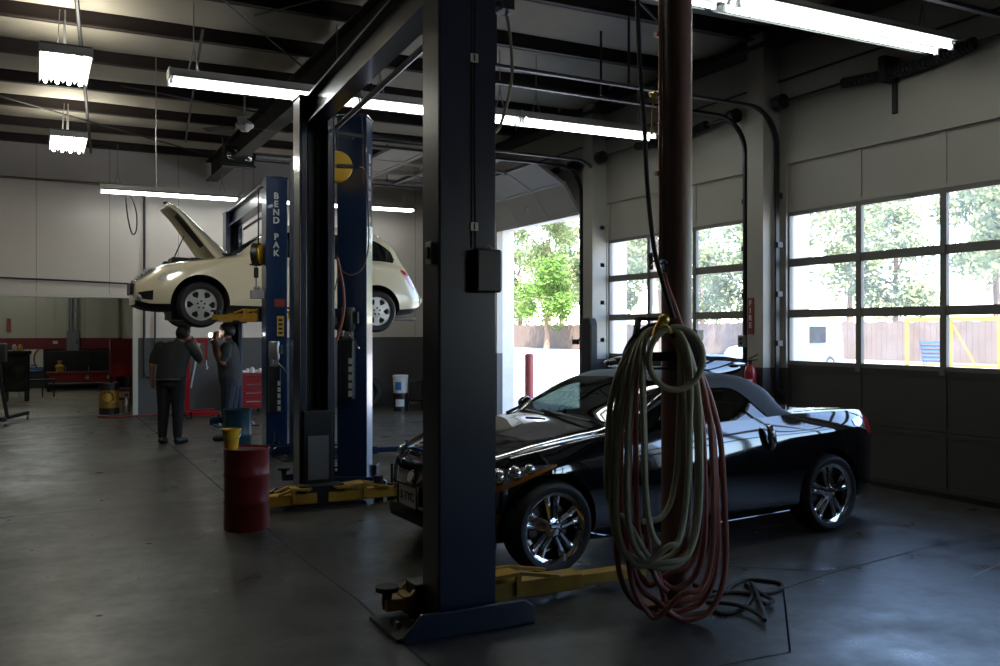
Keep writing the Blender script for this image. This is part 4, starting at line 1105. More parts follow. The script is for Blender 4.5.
# grille bars
b = MB()
for k in range(6):
    x = .03+.04*k; z = fP['zc'](x); w = fP['wt'](x)*.95
    b.tube([(x-.012,-w,z-.03),(x-.02,-w*.5,z+.004),(x-.022,0,z+.012),(x-.02,w*.5,z+.004),(x-.012,w,z-.03)],.02,6)
b.build('grille_bar',M['chrome'],pP['grille'])
b = MB(); b.box(-.055,-.005,-.24,.24,.44,.60); b.build('bumper_pad',M['black'],Pc,smooth=False,bevel=.01)
for s in (-1,1):
    b = MB(); b.ball((.05,s*.56,.39),.065,12,(.7,1,.8)); b.build('fog_lamp',M['lamp_clear'],Pc)
    b = MB(); b.tube(smooth_path([(2.02,s*.822,.93),(2.08,s*.845,.935),(2.16,s*.845,.935),(2.20,s*.822,.93)],4),.014,8); b.build('door_handle',M['carcream'],pP['front_door'])
    b = MB(); b.ball((1.80,s*.93,1.12),.1,12,(.55,.9,.7)); b.tube([(1.78,s*.78,1.06),(1.80,s*.90,1.1)],.025,6); b.build('wing_mirror',M['carcream'],Pc)
    b = MB(); b.tube([(1.50,s*.828,.91),(1.62,s*.828,.912)],.010,5); b.build('badge',M['chrome'],Pc)
b = MB(); b.ball((4.12,-.50,1.02),.01,6); b.tube(smooth_path([(4.18,-.62,.50),(4.30,-.40,.52),(4.33,0,.52),(4.30,.40,.52),(4.18,.62,.50)],5),.075,10); b.build('rear_bumper',M['carcream'],Pc)
b = MB(); b.tube([(2.9,-.45,.2),(4.1,-.45,.22),(4.25,-.46,.22)],.03,8); b.build('exhaust_pipe',M['galv'],Pc)
b = MB(); b.box(.5,1.0,-.4,.4,.10,.24); b.box(1.2,3.3,-.3,.3,.16,.24); b.box(.75,.93,-.66,.66,.24,.36); b.build('undertray',M['black'],Pc,smooth=False,bevel=.02)
# ------------------------------------------------------------------ people
CR, SR = math.cos(R(26.9)), math.sin(R(26.9))
def person(label, origin, parts, hair, mats, facing):
    """parts: list of (kind, material, data) in local (r,f,z): r to the right, f away, z up; merged into one skin by voxel remesh"""
    root = thing('person',label,'person',(origin[0],origin[1],0),-R(26.9))
    b = MB(); seg = []
    for m,pts,rad in parts:
        pts2 = [Vector(p) for p in pts]
        if isinstance(rad[0],tuple):    # elliptical stack, radii (along r, along f)
            vs = []; n = 20
            for p,(ra,rf) in zip(pts2,rad):
                for q in range(n):
                    a = 2*PI*q/n; vs.append(p+Vector((ra*math.cos(a),rf*math.sin(a),0)))
            k = len(pts2)
            fs = [(i*n+q,i*n+(q+1)%n,(i+1)*n+(q+1)%n,(i+1)*n+q) for i in range(k-1) for q in range(n)]
            fs += [tuple(range(n-1,-1,-1)),tuple((k-1)*n+q for q in range(n))]
            b.add(vs,fs); rr = [min(x) for x in rad]
        else:
            b.tube(pts2,rad,10)
            for p,r_ in zip(pts2,rad): b.ball(p,r_,10)
            rr = rad
        for i in range(len(pts2)-1): seg.append((pts2[i],pts2[i+1],rr[i],rr[i+1],m))
    o = b.build('tmp',mats[0])
    rm = o.modifiers.new('r','REMESH'); rm.mode='VOXEL'; rm.voxel_size=.0075
    sm = o.modifiers.new('s','SMOOTH'); sm.factor=.5; sm.iterations=4
    dg = bpy.context.evaluated_depsgraph_get(); me = bpy.data.meshes.new_from_object(o.evaluated_get(dg))
    bpy.data.objects.remove(o)
    me.materials.clear()
    for m in mats: me.materials.append(m)
    mi = []
    for p in me.polygons:
        c = p.center; best = 1e9; bm_ = 0
        for a,e,r1,r2,m in seg:
            d = e-a; l2 = d.length_squared; t = 0 if l2 < 1e-9 else max(0,min(1,(c-a).dot(d)/l2))
            ds = (c-(a+d*t)).length-(r1+(r2-r1)*t)
            if ds < best: best = ds; bm_ = m
        mi.append(bm_)
    me.polygons.foreach_set('material_index',mi); me.polygons.foreach_set('use_smooth',[True]*len(me.polygons))
    bo = bpy.data.objects.new('body',me); COL.objects.link(bo); bo.parent = root
    return root
SK,SH,TR,SO = 0,1,2,3
def hand(wrist, d, side, nrm, curl=.35):
    """palm + 5 fingers; d = direction of the fingers, side = thumb side, nrm = palm normal (fingers curl to it)"""
    w = Vector(wrist); d = Vector(d).normalized(); s = Vector(side); s = (s-d*s.dot(d)).normalized(); n = Vector(nrm); n = (n-d*n.dot(d)-s*n.dot(s)).normalized()
    out = [(SK,[w,w+d*.04,w+d*.085],[.026,.032,.028]),(SK,[w+d*.03+s*.022,w+d*.085+s*.028],[.017,.014]),(SK,[w+d*.03-s*.02,w+d*.08-s*.028],[.016,.013])]
    for k,(off,l) in enumerate(((.030,.066),(.010,.075),(-.010,.070),(-.030,.055))):
        p = w+d*.085+s*off; c = curl
        a = p+(d*math.cos(c)+n*math.sin(c))*l*.45; e = a+(d*math.cos(2.2*c)+n*math.sin(2.2*c))*l*.32; g = e+(d*math.cos(3.1*c)+n*math.sin(3.1*c))*l*.25
        out.append((SK,[p,a,e,g],[.0105,.0098,.009,.008]))
    p = w+d*.025+s*.028; a = p+(d*.6+s*.7+n*.3).normalized()*.04; e = a+(d*.9+s*.25+n*.35).normalized()*.032
    out.append((SK,[p,a,e],[.014,.012,.0095]))
    return out
def head(c, fwd, up=(0,0,1)):
    """skull, jaw, nose, ears, brow; c = head centre, fwd = facing"""
    c = Vector(c); f = Vector(fwd).normalized(); u = Vector(up); u = (u-f*u.dot(f)).normalized(); s = f.cross(u)
    P = [(SK,[c-f*.022+u*.03,c+f*.018+u*.03],[.094,.088]),(SK,[c-f*.01-u*.02,c+f*.035-u*.055],[.078,.056]),(SK,[c+f*.045-u*.075,c+f*.06-u*.088],[.040,.030]),
         (SK,[c+f*.092+u*.012,c+f*.112-u*.022],[.012,.017]),(SK,[c+f*.088+u*.03-s*.03,c+f*.088+u*.03+s*.03],[.012,.012]),
         (SK,[c+f*.088-u*.052-s*.018,c+f*.088-u*.052+s*.018],[.010,.010])]
    for k in (-1,1): P.append((SK,[c-f*.012+s*k*.085+u*.02,c-f*.02+s*k*.094-u*.02],[.016,.012]))
    return P
def hair_cap(root, c, fwd, up=(0,0,1), eyes=True):
    c = Vector(c); f = Vector(fwd).normalized(); u = Vector(up); u = (u-f*u.dot(f)).normalized(); s = f.cross(u)
    T = Matrix.Identity(4)
    for i in range(3): T[i][0]=f[i]; T[i][1]=-s[i]; T[i][2]=u[i]
    b = MB(); vs = []; fs = []; n = 28; mth = 12
    for i in range(mth+1):
        for q in range(n):
            a = 2*PI*q/n; ca = math.cos(a)
            lim = PI*(.36 if ca > .55 else (.36+.30*(.55-ca)/1.0 if ca > -.45 else .66))
            th = lim*i/mth
            vs.append(T@Vector((.122*math.sin(th)*ca-.010,.104*math.sin(th)*math.sin(a),.112*math.cos(th)+.022))+c)
    for i in range(mth):
        for q in range(n): fs.append((i*n+q,(i+1)*n+q,(i+1)*n+(q+1)%n,i*n+(q+1)%n))
    b.add(vs,fs); h = b.build('hair',M['hair'],root); so = h.modifiers.new('s','SOLIDIFY'); so.thickness=.02; so.offset=-1
    b = MB()
    for k in (-1,1): b.ball(c+f*.086+s*k*.032+u*.012,.012,8)
    b.build('eye',M['white'],root)
    b = MB()
    for k in (-1,1): b.ball(c+f*.095+s*k*.032+u*.012,.006,6)
    b.build('iris',M['hair'],root)
# person 1: back to us, left arm hanging, right hand at his head, looking up at the wheel
hc1 = (.175,.05,1.545); f1 = (.35,.85,.35)
P1 = [(SH,[(0,.0,.88),(.0,0,.95),(.01,0,1.05),(.035,.0,1.2),(.055,.0,1.32),(.065,.01,1.40),(.075,.015,1.44)],[(.205,.15),(.21,.155),(.205,.155),(.225,.15),(.235,.13),(.19,.10),(.10,.075)]),
      (TR,[(0,.0,.80),(0,0,.93)],[(.195,.14),(.20,.145)]),
      (SK,[(.09,.01,1.42),(.13,.03,1.50)],[.062,.06]),
      (SH,[(-.15,0,1.365),(-.225,0,1.24),(-.245,-.01,1.17)],[.082,.068,.062]),(SK,[(-.24,0,1.22),(-.265,-.02,1.10),(-.275,.03,.90)],[.052,.045,.030]),
      (SH,[(.26,0,1.375),(.335,.06,1.26),(.355,.10,1.20)],[.082,.068,.060]),(SK,[(.35,.09,1.23),(.365,.14,1.16),(.345,.17,1.27),(.29,.15,1.42)],[.052,.047,.042,.030]),
      (TR,[(-.09,0,.84),(-.105,.0,.50),(-.115,-.02,.12)],[.118,.085,.062]),(TR,[(.09,0,.84),(.095,.0,.50),(.10,-.02,.12)],[.118,.085,.062]),
      (SO,[(-.115,-.05,.05),(-.12,.05,.045),(-.125,.15,.035)],[.05,.048,.036]),(SO,[(.10,-.05,.05),(.13,.04,.045),(.165,.13,.035)],[.05,.048,.036])]
P1 += hand((-.275,.03,.90),(0,.05,-1),(.1,1,.05),(1,0,0),.35)+hand((.29,.15,1.42),(-.55,-.1,.8),(-.2,-.9,-.2),(-.9,.2,-.3),.5)+head(hc1,f1)
pp = person('man in dark shirt and black trousers seen from behind, hand to his head',(1.70,13.60),P1,None,[M['skin'],M['shirt'],M['trousers'],M['shoe']],f1)
hair_cap(pp,hc1,f1)
b = MB(); b.tube([(-.2,0,.905),(-.15,-.145,.905),(0,-.165,.905),(.15,-.145,.905),(.2,0,.905),(.15,.145,.905),(0,.165,.905),(-.15,.145,.905)],.018,6,closed=True); b.build('belt',M['shoe'],pp)
# person 2: in profile, facing left, lamp lifted in front of the face
hc2 = (-.005,.0,1.575); f2 = (-.96,.1,.22)
P2 = [(SH,[(.06,0,.82),(.055,0,.92),(.045,0,1.05),(.03,0,1.2),(.035,0,1.32),(.04,0,1.39),(.03,0,1.44)],[(.15,.19),(.165,.20),(.165,.20),(.155,.215),(.13,.215),(.10,.17),(.07,.09)]),
      (TR,[(.06,0,.78),(.055,0,.93)],[(.14,.18),(.15,.185)]),
      (SK,[(.025,0,1.42),(.01,0,1.50)],[.06,.058]),
      (SH,[(.05,-.17,1.355),(.06,-.22,1.24),(.03,-.24,1.18)],[.08,.066,.058]),(SK,[(.04,-.235,1.21),(.02,-.25,1.14),(-.04,-.22,1.27),(-.105,-.15,1.46)],[.05,.047,.04,.028]),
      (SH,[(.02,.17,1.355),(-.05,.19,1.22),(-.10,.18,1.16)],[.08,.066,.058]),(SK,[(-.09,.18,1.18),(-.15,.16,1.13),(-.185,.10,1.26),(-.19,.03,1.36)],[.05,.046,.038,.028]),
      (TR,[(.06,-.085,.84),(.03,-.09,.50),(.06,-.09,.12)],[.115,.083,.062]),(TR,[(.06,.085,.84),(.05,.09,.50),(.02,.09,.12)],[.115,.083,.062]),
      (SO,[(.09,-.09,.05),(-.02,-.10,.045),(-.13,-.115,.035)],[.05,.048,.036]),(SO,[(.05,.09,.05),(-.05,.09,.045),(-.16,.085,.035)],[.05,.048,.036])]
P2 += hand((-.105,-.15,1.46),(-.05,.25,1),(-1,.1,.1),(.2,1,0),.45)+hand((-.19,.03,1.36),(0,-.1,1),(.5,-.6,.2),(-.6,-.4,.2),.75)+head(hc2,f2)
pp2 = person('man in slate shirt in profile, arms raised, holding a lit lamp',(2.47,13.66),P2,None,[M['skin'],M['shirt2'],M['trousers2'],M['shoe']],f2)
hair_cap(pp2,hc2,f2)
r = thing('inspection_lamp','small lit inspection lamp held up by the man in the slate shirt','lamp',(2.47,13.66,0),-R(26.9))
b = MB(); b.tube([(-.205,-.02,1.40),(-.215,-.02,1.50)],.016,10); b.build('handle',M['black'],r)
b = MB(); b.ball((-.218,-.03,1.525),.030,12); b.build('lens',M['torch'],r)

# ------------------------------------------------------------------ loose things on the floor
r = thing('steel_drum','red ribbed steel drum at the foot of the far darkened lift column','drum',(1.52,7.52,0))
pr = [(0,.012),(.165,.012),(.178,.0),(.180,.02)]
for zc in (.22,.44): pr += [(.176,zc-.018),(.184,zc),(.176,zc+.018)]
pr += [(.177,.63),(.184,.64),(.184,.65),(.176,.652),(.172,.635),(0,.632)]
b = MB(); b.lathe(pr,40); b.build('drum_shell',M['redpaint'],r,angle=50)
b = MB(); b.lathe([(0,.634),(.171,.634)],30); b.build('lid',M['darksteel'],r)
r = thing('bucket','small yellow plastic bucket standing on the red drum','bucket',(1.41,7.58,.636))
b = MB(); b.lathe([(0,.0),(.052,0),(.070,.165),(.076,.166),(.076,.155),(.067,.15),(.050,.012),(0,.012)],28); b.build('bucket_shell',M['yellow2'],r)
b = MB(); b.tube([(.072*math.cos(a),.072*math.sin(a)-.01,.15-.07*abs(math.sin(a))) for a in [PI+PI*k/14 for k in range(15)]],.003,5); b.build('handle',M['galv'],r)
r = thing('steel_drum','dark teal open drum behind the red drum','drum',(2.20,11.42,0))
b = MB(); b.lathe([(0,.01),(.16,.01),(.167,.03),(.163,.30),(.171,.32),(.163,.34),(.163,.62),(.172,.635),(.160,.635),(.155,.3),(.152,.03),(0,.03)],36); b.build('drum_shell',M['teal'],r,angle=50)
b = MB(); b.lathe([(.165,.46),(.168,.46),(.168,.48),(.165,.48)],36); b.build('band',M['teal'],r)
r = thing('bucket','black pail with a white label, under the white pail by the back wall','bucket',(6.42,17.0,0),0,None)
b = MB(); b.lathe([(0,0),(.135,0),(.15,.33),(.158,.335),(.158,.36),(0,.36)],28); b.build('bucket_shell',M['black'],r)
T = Matrix.Translation((0,0,0)); b = MB(); b.add([(.146*math.cos(a),.146*math.sin(a),z) for z in (.1,.24) for a in [R(210)+R(70)*k/8 for k in range(9)]],[(k,k+1,k+10,k+9) for k in range(8)]); b.build('label',M['white'],r)
r = thing('bucket','white plastic pail with a blue label, stacked on a black pail','bucket',(6.42,17.0,.362))
b = MB(); b.lathe([(0,0),(.135,0),(.148,.31),(.156,.315),(.156,.335),(.149,.35),(0,.35)],28); b.build('bucket_shell',M['white'],r)
b = MB(); b.add([(.148*math.cos(a),.148*math.sin(a),z) for z in (.06,.22) for a in [R(205)+R(50)*k/8 for k in range(9)]],[(k,k+1,k+10,k+9) for k in range(8)]); b.build('label',M['bluelab'],r)
r = thing('tool_cart','dark low cart of shop clutter beside the stacked pails at the back wall','cart',(6.95,17.5,0))
b = MB(); b.box(-.25,.25,-.25,.25,.12,.16); b.box(-.25,.25,-.25,.25,.55,.59); b.build('shelf',M['black'],r,smooth=False)
for x in (-.23,.23):
    for y in (-.23,.23):
        b = MB(); b.cyl((x,y,0),(x,y,.6),.018,n=8); b.build('leg',M['black'],r)
r = thing('used_tyre','worn black tyre leaning on the back wall behind the pails','tyre',(6.1,18.12,.33))
T = Matrix.Rotation(PI/2-.25,4,'X'); b = MB(); b.lathe([(.2,-.09),(.30,-.1),(.33,-.06),(.33,.06),(.30,.1),(.2,.09),(.2,-.09)],36,T); b.build('carcass',M['tyre'],r)
# red tool chest
r = thing('tool_chest','red steel tool chest with white rags on it, behind the lifted car','tool chest',(3.7,17.9,0))
b = MB(); b.box(-.22,.22,-.22,.22,.10,.78); b.build('cabinet',M['redtool'],r,smooth=False,bevel=.01)
for k in range(4):
    b = MB(); b.box(-.20,.20,-.235,-.22,.13+.16*k,.27+.16*k); d = b.build('drawer',M['redtool'],r,smooth=False,bevel=.004)
    b = MB(); b.box(-.14,.14,-.25,-.235,.23+.16*k,.25+.16*k); b.build('handle',M['chrome'],d,smooth=False)
for x in (-.18,.18):
    for y in (-.18,.18):
        b = MB(); b.cyl((x-.015,y,.05),(x+.015,y,.05),.05,n=14); b.build('caster',M['rubber'],r)
b = MB()
for k in range(5): b.ball((-.16+.08*k,-.1+.04*(k%2),.80),.06,8,(1,1,.6+.5*(k%3)))
tag(b.build('rag_pile',M['white']),'crumpled white rags on the red tool chest','rags'); bpy.data.objects['rag_pile'].location = (3.7,17.9,0)
# engine hoist behind the first mechanic
r = thing('engine_hoist','red engine hoist standing against the back wall between the two men','hoist',(2.45,17.4,0))
b = MB(); b.bar((0,0,.1),(0,0,1.45),.09,.09,(0,1,0)); b.build('mast',M['redtool'],r,smooth=False)
b = MB(); b.bar((-.05,0,1.38),(.36,-.05,1.42),.07,.08); b.bar((.33,-.05,1.44),(.33,-.05,1.05),.05,.05,(0,1,0)); b.build('boom',M['redtool'],r,smooth=False)
b = MB(); b.bar((0,-.35,.1),(.5,-.35,.1),.06,.07); b.bar((0,.2,.1),(.5,.2,.1),.06,.07); b.bar((0,-.38,.1),(0,.23,.1),.07,.07); b.build('base',M['redtool'],r,smooth=False)
b = MB(); b.cyl((.05,0,.55),(.2,-.03,1.36),.035,n=10); b.build('ram',M['galv'],r)
b = MB(); b.tube([(.33,-.05,1.05),(.33,-.05,.95),(.36,-.05,.91),(.33,-.05,.88)],.014,6); b.build('hook',M['galv'],r)
for x,y in ((0,-.35),(0,.2),(.5,-.35),(.5,.2)):
    b = MB(); b.cyl((x,y-.02,.035),(x,y+.02,.035),.035,n=12); b.build('caster',M['rubber'],r)
# --- left: engine stand and the back room
r = thing('engine_stand','black engine stand on casters at the left edge before the low opening','engine stand',(-.55,17.4,0))
b = MB(); b.bar((-.45,.3,.10),(.10,.05,.10),.07,.07); b.bar((.0,.1,.10),(.42,1.05,.12),.06,.06); b.bar((.05,.05,.10),(.10,-.1,.10),.06,.06); b.build('base',M['black'],r,smooth=False)
b = MB(); b.bar((.12,.25,.1),(.02,.2,.75),.06,.06,(0,1,0)); b.bar((.0,.2,.7),(-.1,.2,1.45),.09,.09,(0,1,0)); b.build('mast',M['black'],r,smooth=False)
b = MB(); b.box(-.3,.12,.0,.35,1.05,1.38); b.box(-.3,.0,.0,.3,.75,1.0); b.build('engine_block',M['black'],r,smooth=False,bevel=.03)
for x,y in ((.10,-.08),(.42,1.05),(-.42,.28)):
    b = MB(); b.cyl((x-.02,y,.04),(x+.02,y,.04),.04,n=14); b.bar((x,y,.05),(x,y,.12),.05,.03,(0,1,0)); b.build('caster',M['galv'],r)
b = MB(); b.box(-.16,-.06,-.01,.0,.9,1.0); b.build('label',M['label'],r,smooth=False)
r = thing('electrical_panel','grey electrical panel box with conduits on the back room wall','electrical panel',(.92,28.06,.95))
b = MB(); b.box(-.16,.16,-.14,0,0,.62); b.build('cabinet',M['grey'],r,smooth=False,bevel=.008)
b = MB(); b.box(-.14,.14,-.15,-.14,.03,.59); d = b.build('door',M['grey'],r,smooth=False); b = MB(); b.box(.09,.12,-.165,-.15,.28,.36); b.build('latch',M['chrome'],d,smooth=False)
for x in (-.1,-.03,.1):
    b = MB(); b.cyl((x,-.06,.62),(x,-.06,2.6),.028,n=8); b.build('conduit',M['galv'],r)
b = MB(); b.cyl((.03,-.10,-.01),(.03,-.10,-.10),.02,n=8); b.ball((.03,-.10,-.16),.06,10); b.build('pull_knob',M['galv'],r)
r = thing('parts_counter','long low red workbench along the back room wall','bench',(1.0,26.6,0))
b = MB(); b.box(-.75,.95,-.35,.35,.42,.50); b.build('top',M['redband'],r,smooth=False)
b = MB(); b.box(-.70,.90,-.33,-.30,.26,.42); b.build('apron',M['redtool'],r,smooth=False)
b = MB(); b.box(-.72,.95,-.36,-.34,.20,.24); b.build('rail',M['galv'],r,smooth=False)
for x in (-.70,.88):
    for y in (-.28,.28):
        b = MB(); b.box(x-.04,x+.04,y-.04,y+.04,0,.42); b.build('leg',M['black'],r,smooth=False)
b = MB()
for x in (.2,.72): b.lathe([(0,0),(.05,0),(.04,.02)],12,Matrix.Translation((x,-.335,.36))@Matrix.Rotation(PI/2,4,'X'))
b.build('knob',M['label'],r)
r = thing('dark_cabinet','wide black steel cabinet under the red band of the back room','cabinet',(1.15,27.6,0))
b = MB(); b.box(-.95,.75,-.35,.4,.05,1.04); b.build('carcass',M['black'],r,smooth=False,bevel=.01)
for k in range(3):
    b = MB(); b.box(-.93+.57*k,-.39+.57*k,-.37,-.35,.1,1.0); d = b.build('door',M['black'],r,smooth=False); b = MB(); b.box(-.45+.57*k,-.43+.57*k,-.39,-.37,.5,.62); b.build('handle',M['galv'],d,smooth=False)
r = thing('tool_cabinet','tall bright red tool cabinet at the right side of the low opening','tool cabinet',(1.62,21.0,0))
b = MB(); b.box(-.22,.22,-.22,.22,.62,1.42); b.build('cabinet',M['redtool'],r,smooth=False,bevel=.01)
for z0,z1 in ((.64,1.02),(1.04,1.40)):
    b = MB(); b.box(-.20,.20,-.235,-.22,z0,z1); b.build('drawer',M['redtool'],r,smooth=False,bevel=.006)
b = MB(); b.box(-.20,.20,-.20,.20,.30,.36); b.box(-.20,.20,-.20,.20,.12,.16); b.build('shelf',M['redband'],r,smooth=False)
for x in (-.2,.2):
    for y in (-.2,.2):
        b = MB(); b.box(x-.02,x+.02,y-.02,y+.02,0,.63); b.build('leg',M['black'],r,smooth=False)
r = thing('oil_drum','yellow drum with black rings just inside the low opening','drum',(1.25,18.95,0))
b = MB(); b.lathe([(0,.01),(.165,.01),(.175,.03),(.172,.2),(.18,.22),(.172,.24),(.172,.56),(.18,.58),(.165,.58),(0,.56)],30); b.build('drum_shell',M['yellow'],r)
b = MB(); b.lathe([(.176,.0),(.182,.0),(.182,.12),(.176,.12)],30); b.lathe([(.176,.46),(.184,.46),(.184,.59),(.176,.59)],30); b.build('band',M['black'],r)
b = MB(); b.tube([(-.05+.11*math.cos(a),-.175,.33+.10*math.sin(a)) for a in [2*PI*k/20 for k in range(20)]],.008,6,closed=True); b.build('emblem',M['black'],r)
r = thing('spray_bottle','small pale bottle on the floor by the pillar beside the yellow drum','bottle',(1.56,19.0,0))
b = MB(); b.lathe([(0,0),(.07,0),(.075,.02),(.072,.22),(.03,.29),(.028,.33),(0,.33)],18); b.build('bottle_body',M['galv'],r)
b = MB(); b.cyl((0,0,.33),(0,0,.37),.03,n=12); b.build('cap',M['black'],r)
drop('hose','dull red hose lying on the floor along the foot of the pillar','hose',[(1.0,18.2,.02),(1.35,18.05,.02),(1.7,18.1,.02),(2.0,18.2,.02),(2.3,18.05,.02)],.016,'redpost')
r = thing('tyre_machine','bulky black tyre machine in the back room at left','machine',(-.38,23.4,0))
b = MB(); b.box(-.28,.26,-.3,.3,.22,1.05); b.box(-.34,.30,-.33,.33,1.05,1.14); b.build('housing',M['black'],r,smooth=False,bevel=.03)
b = MB(); b.lathe([(0,.03),(.15,.03),(.2,.0)],24,Matrix.Translation((.0,-.3,.65))@Matrix.Rotation(PI/2,4,'X')); b.build('turntable',M['darksteel'],r)
for x in (-.22,.2):
    for y in (-.25,.25):
        b = MB(); b.box(x-.05,x+.05,y-.05,y+.05,0,.22); b.build('foot',M['black'],r,smooth=False)
b = MB(); b.box(.02,.09,-.31,-.30,.1,.2); b.build('label',M['label'],r,smooth=False)
for x,zz,mm,nm,lb in ((-.18,.0,'yellow2','jar','small yellow-capped jar on the black tyre machine'),(-.30,.0,'label','jar','tall pale jar on the black tyre machine')):
    q = thing(nm,lb,'jar',(-.38+x+.25,23.25,1.14)); b = MB(); b.lathe([(0,0),(.05,0),(.05,.09),(.03,.11),(0,.11)],14); b.build('jar_body',M[mm],q); b = MB(); b.cyl((0,0,.11),(0,0,.14),.035,n=10); b.build('lid',M['white'],q)
r = thing('wall_poster','pale poster with a red curve and blue foot on the back room wall','poster',(-.02,28.04,.47))
b = MB(); b.box(-.26,.20,0,.02,.0,.60); b.build('sheet',M['label'],r,smooth=False)
b = MB(); b.tube([(.12+.14*math.cos(a),-.006,.33+.26*math.sin(a)) for a in [R(100)+R(160)*k/12 for k in range(13)]],.022,5); b.build('red_curve',M['redtool'],r)
b = MB(); b.box(-.14,.20,-.004,0,.02,.12); b.box(-.1,.05,-.004,0,.14,.19); b.build('blue_block',M['bluelab'],r,smooth=False)
r = thing('low_bench','low black bench in front of the red workbench','bench',(.12,24.6,0))
b = MB(); b.box(-.3,.3,-.2,.2,.38,.42); b.build('top',M['black'],r,smooth=False)
for x in (-.27,.02,.27):
    b = MB(); b.box(x-.015,x+.015,-.18,.18,0,.38); b.build('leg',M['black'],r,smooth=False)
b = MB(); b.lathe([(0,0),(.10,0),(.09,.1),(.12,.16),(.04,.22),(.06,.3),(0,.3)],9); o = b.build('floor_jack',M['yellow'],smooth=False); o.location = (.55,26.35,.5); tag(o,'small yellow jack on the end of the red workbench','jack')
b = MB(); b.box(-.05,.05,0,.02,0,.36); o = b.build('wall_sign',M['redpost'],smooth=False); o.location = (-.65,28.04,1.55); tag(o,'narrow faded red sign high on the back room wall','sign')
b = MB(); b.box(-.06,.06,0,.02,0,.08); o = b.build('wall_card',M['label'],smooth=False); o.location = (.48,28.03,1.22); tag(o,'small white card on the dark red band','card')

# ------------------------------------------------------------------ door wall things
r = thing('fire_extinguisher','red fire extinguisher hung on the post between the two nearest doors','fire extinguisher',(7.30,8.05,.80))
b = MB(); b.lathe([(0,0),(.06,0),(.068,.02),(.068,.32),(.05,.38),(.025,.41),(0,.41)],24); b.build('cylinder',M['redtool'],r)
b = MB(); b.cyl((0,0,.41),(0,0,.46),.022,n=10); b.bar((-.02,0,.47),(.02,-.10,.52),.02,.012); b.bar((-.02,0,.45),(.02,-.09,.46),.02,.012); b.build('valve',M['black'],r)
b = MB(); b.tube(smooth_path([(0,.02,.44),(0,.09,.42),(0,.10,.25),(0,.075,.1)],5),.011,6); b.build('hose',M['rubber'],r)
b = MB(); b.add([(.069*math.cos(a),.069*math.sin(a),z) for z in (.1,.24) for a in [R(190)+R(60)*k/6 for k in range(7)]],[(k,k+1,k+8,k+7) for k in range(6)]); b.build('label',M['white'],r)
r = thing('extinguisher_sign','narrow red upright sign on the white post above the extinguisher','sign',(7.375,8.12,1.55))
b = MB(); b.box(-.012,0,-.045,.045,0,.42); b.build('plate',M['redpost'],r,smooth=False)
text_obj('FIRE','lettering',M['letter'],r,.085,basis((-.0135,0,.40),(0,-1,0),(0,0,1)),stacked=True,lead=1.0)
r = thing('door_switch','grey door switch box on the white post beside the fire extinguisher','switch box',(7.40,8.27,1.40))
b = MB(); b.box(-.05,0,-.05,.05,0,.14); b.build('housing',M['galv'],r,smooth=False,bevel=.006)
b = MB(); b.box(-.058,-.05,-.02,.02,.03,.06); b.box(-.058,-.05,-.02,.02,.08,.11); b.build('button',M['black'],r,smooth=False)
b = MB(); b.prism([(-.12,0),(.14,0),(.14,1.70),(.09,1.78),(-.07,1.78),(-.12,1.70)],'x',-.06,.08); o = b.build('wall_pad',M['rubber'],smooth=False,bevel=.03); o.location = (7.25,11.40,0); tag(o,'tall black padded slab standing against the white post beside the raised door','pad')
b = MB(); b.box(-.04,.0,-.16,.0,1.38,1.46); o = b.build('door_switch',M['black'],smooth=False,bevel=.01); o.location = (7.36,12.0,0); tag(o,'small black switch on the jamb of the raised door','switch box')
r = thing('car_panel','dark glossy curved car panel on a stand between the convertible and the middle door','car panel',(6.2,8.15,0))
b = MB(); vs = []; fs = []; nx = 24; ny = 8
for i in range(nx+1):
    t = i/nx; x = -.92+1.84*t; e = abs(2*t-1)
    for j in range(ny+1):
        a = j/ny; y = -.05-.22*math.sin(a*PI*.5)*(1-.35*e**3); z = 1.335-.01*e*e-.26*(1-math.cos(a*PI*.5))-.08*e**6*(1-a) 
        vs.append((x,y,z-.10*a*e**4*-1))
for i in range(nx):
    for j in range(ny): fs.append((i*(ny+1)+j,(i+1)*(ny+1)+j,(i+1)*(ny+1)+j+1,i*(ny+1)+j+1))
b.add(vs,fs); o = b.build('panel_skin',M['carblack'],r); so = o.modifiers.new('s','SOLIDIFY'); so.thickness=.02
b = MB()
for s in (-1,1): b.ball((s*.80,-.24,1.22),.05,10,(2.2,.4,.5))  # highlights at the panel ends, modelled as pale shiny balls
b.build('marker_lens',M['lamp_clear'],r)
b = MB()
for s in (-.6,.6): b.tube([(s,-.05,1.3),(s,-.05,.05)],.02,8); b.tube([(s,-.25,.02),(s,.15,.02)],.02,8)
b.tube([(-.6,-.05,.6),(.6,-.05,.6)],.018,8); b.build('stand',M['darksteel'],r)

# ------------------------------------------------------------------ brown pipe column with hoses
PX,PY = 3.30,4.25
b = MB(); b.cyl((PX,PY,0),(PX,PY,4.52),.088,n=36); b.box(PX-.16,PX+.16,PY-.16,PY+.16,0,.018); b.box(PX-.13,PX+.13,PY-.13,PY+.13,4.48,4.51)
o = b.build('pipe_column',M['pole']); tag(o,'brown round steel pipe column carrying the hose hanger','column',kind='structure')
rv = Vector((CR,-SR,0)); fv = Vector((SR,CR,0)); O = Vector((PX,PY,0))
def at(r_,f_,z): return O+rv*r_+fv*f_+Vector((0,0,z))
b = MB(); b.tube([at(-.098,-.02,4.45),at(-.098,-.02,2.0)],.011,8)
for z in (2.5,3.3,4.1): b.tube([at(-.125,-.02,z),at(-.09,-.0,z)],.016,6)
o = b.build('air_pipe',M['copper']); tag(o,'thin copper air pipe strapped up the left of the brown column','pipe')
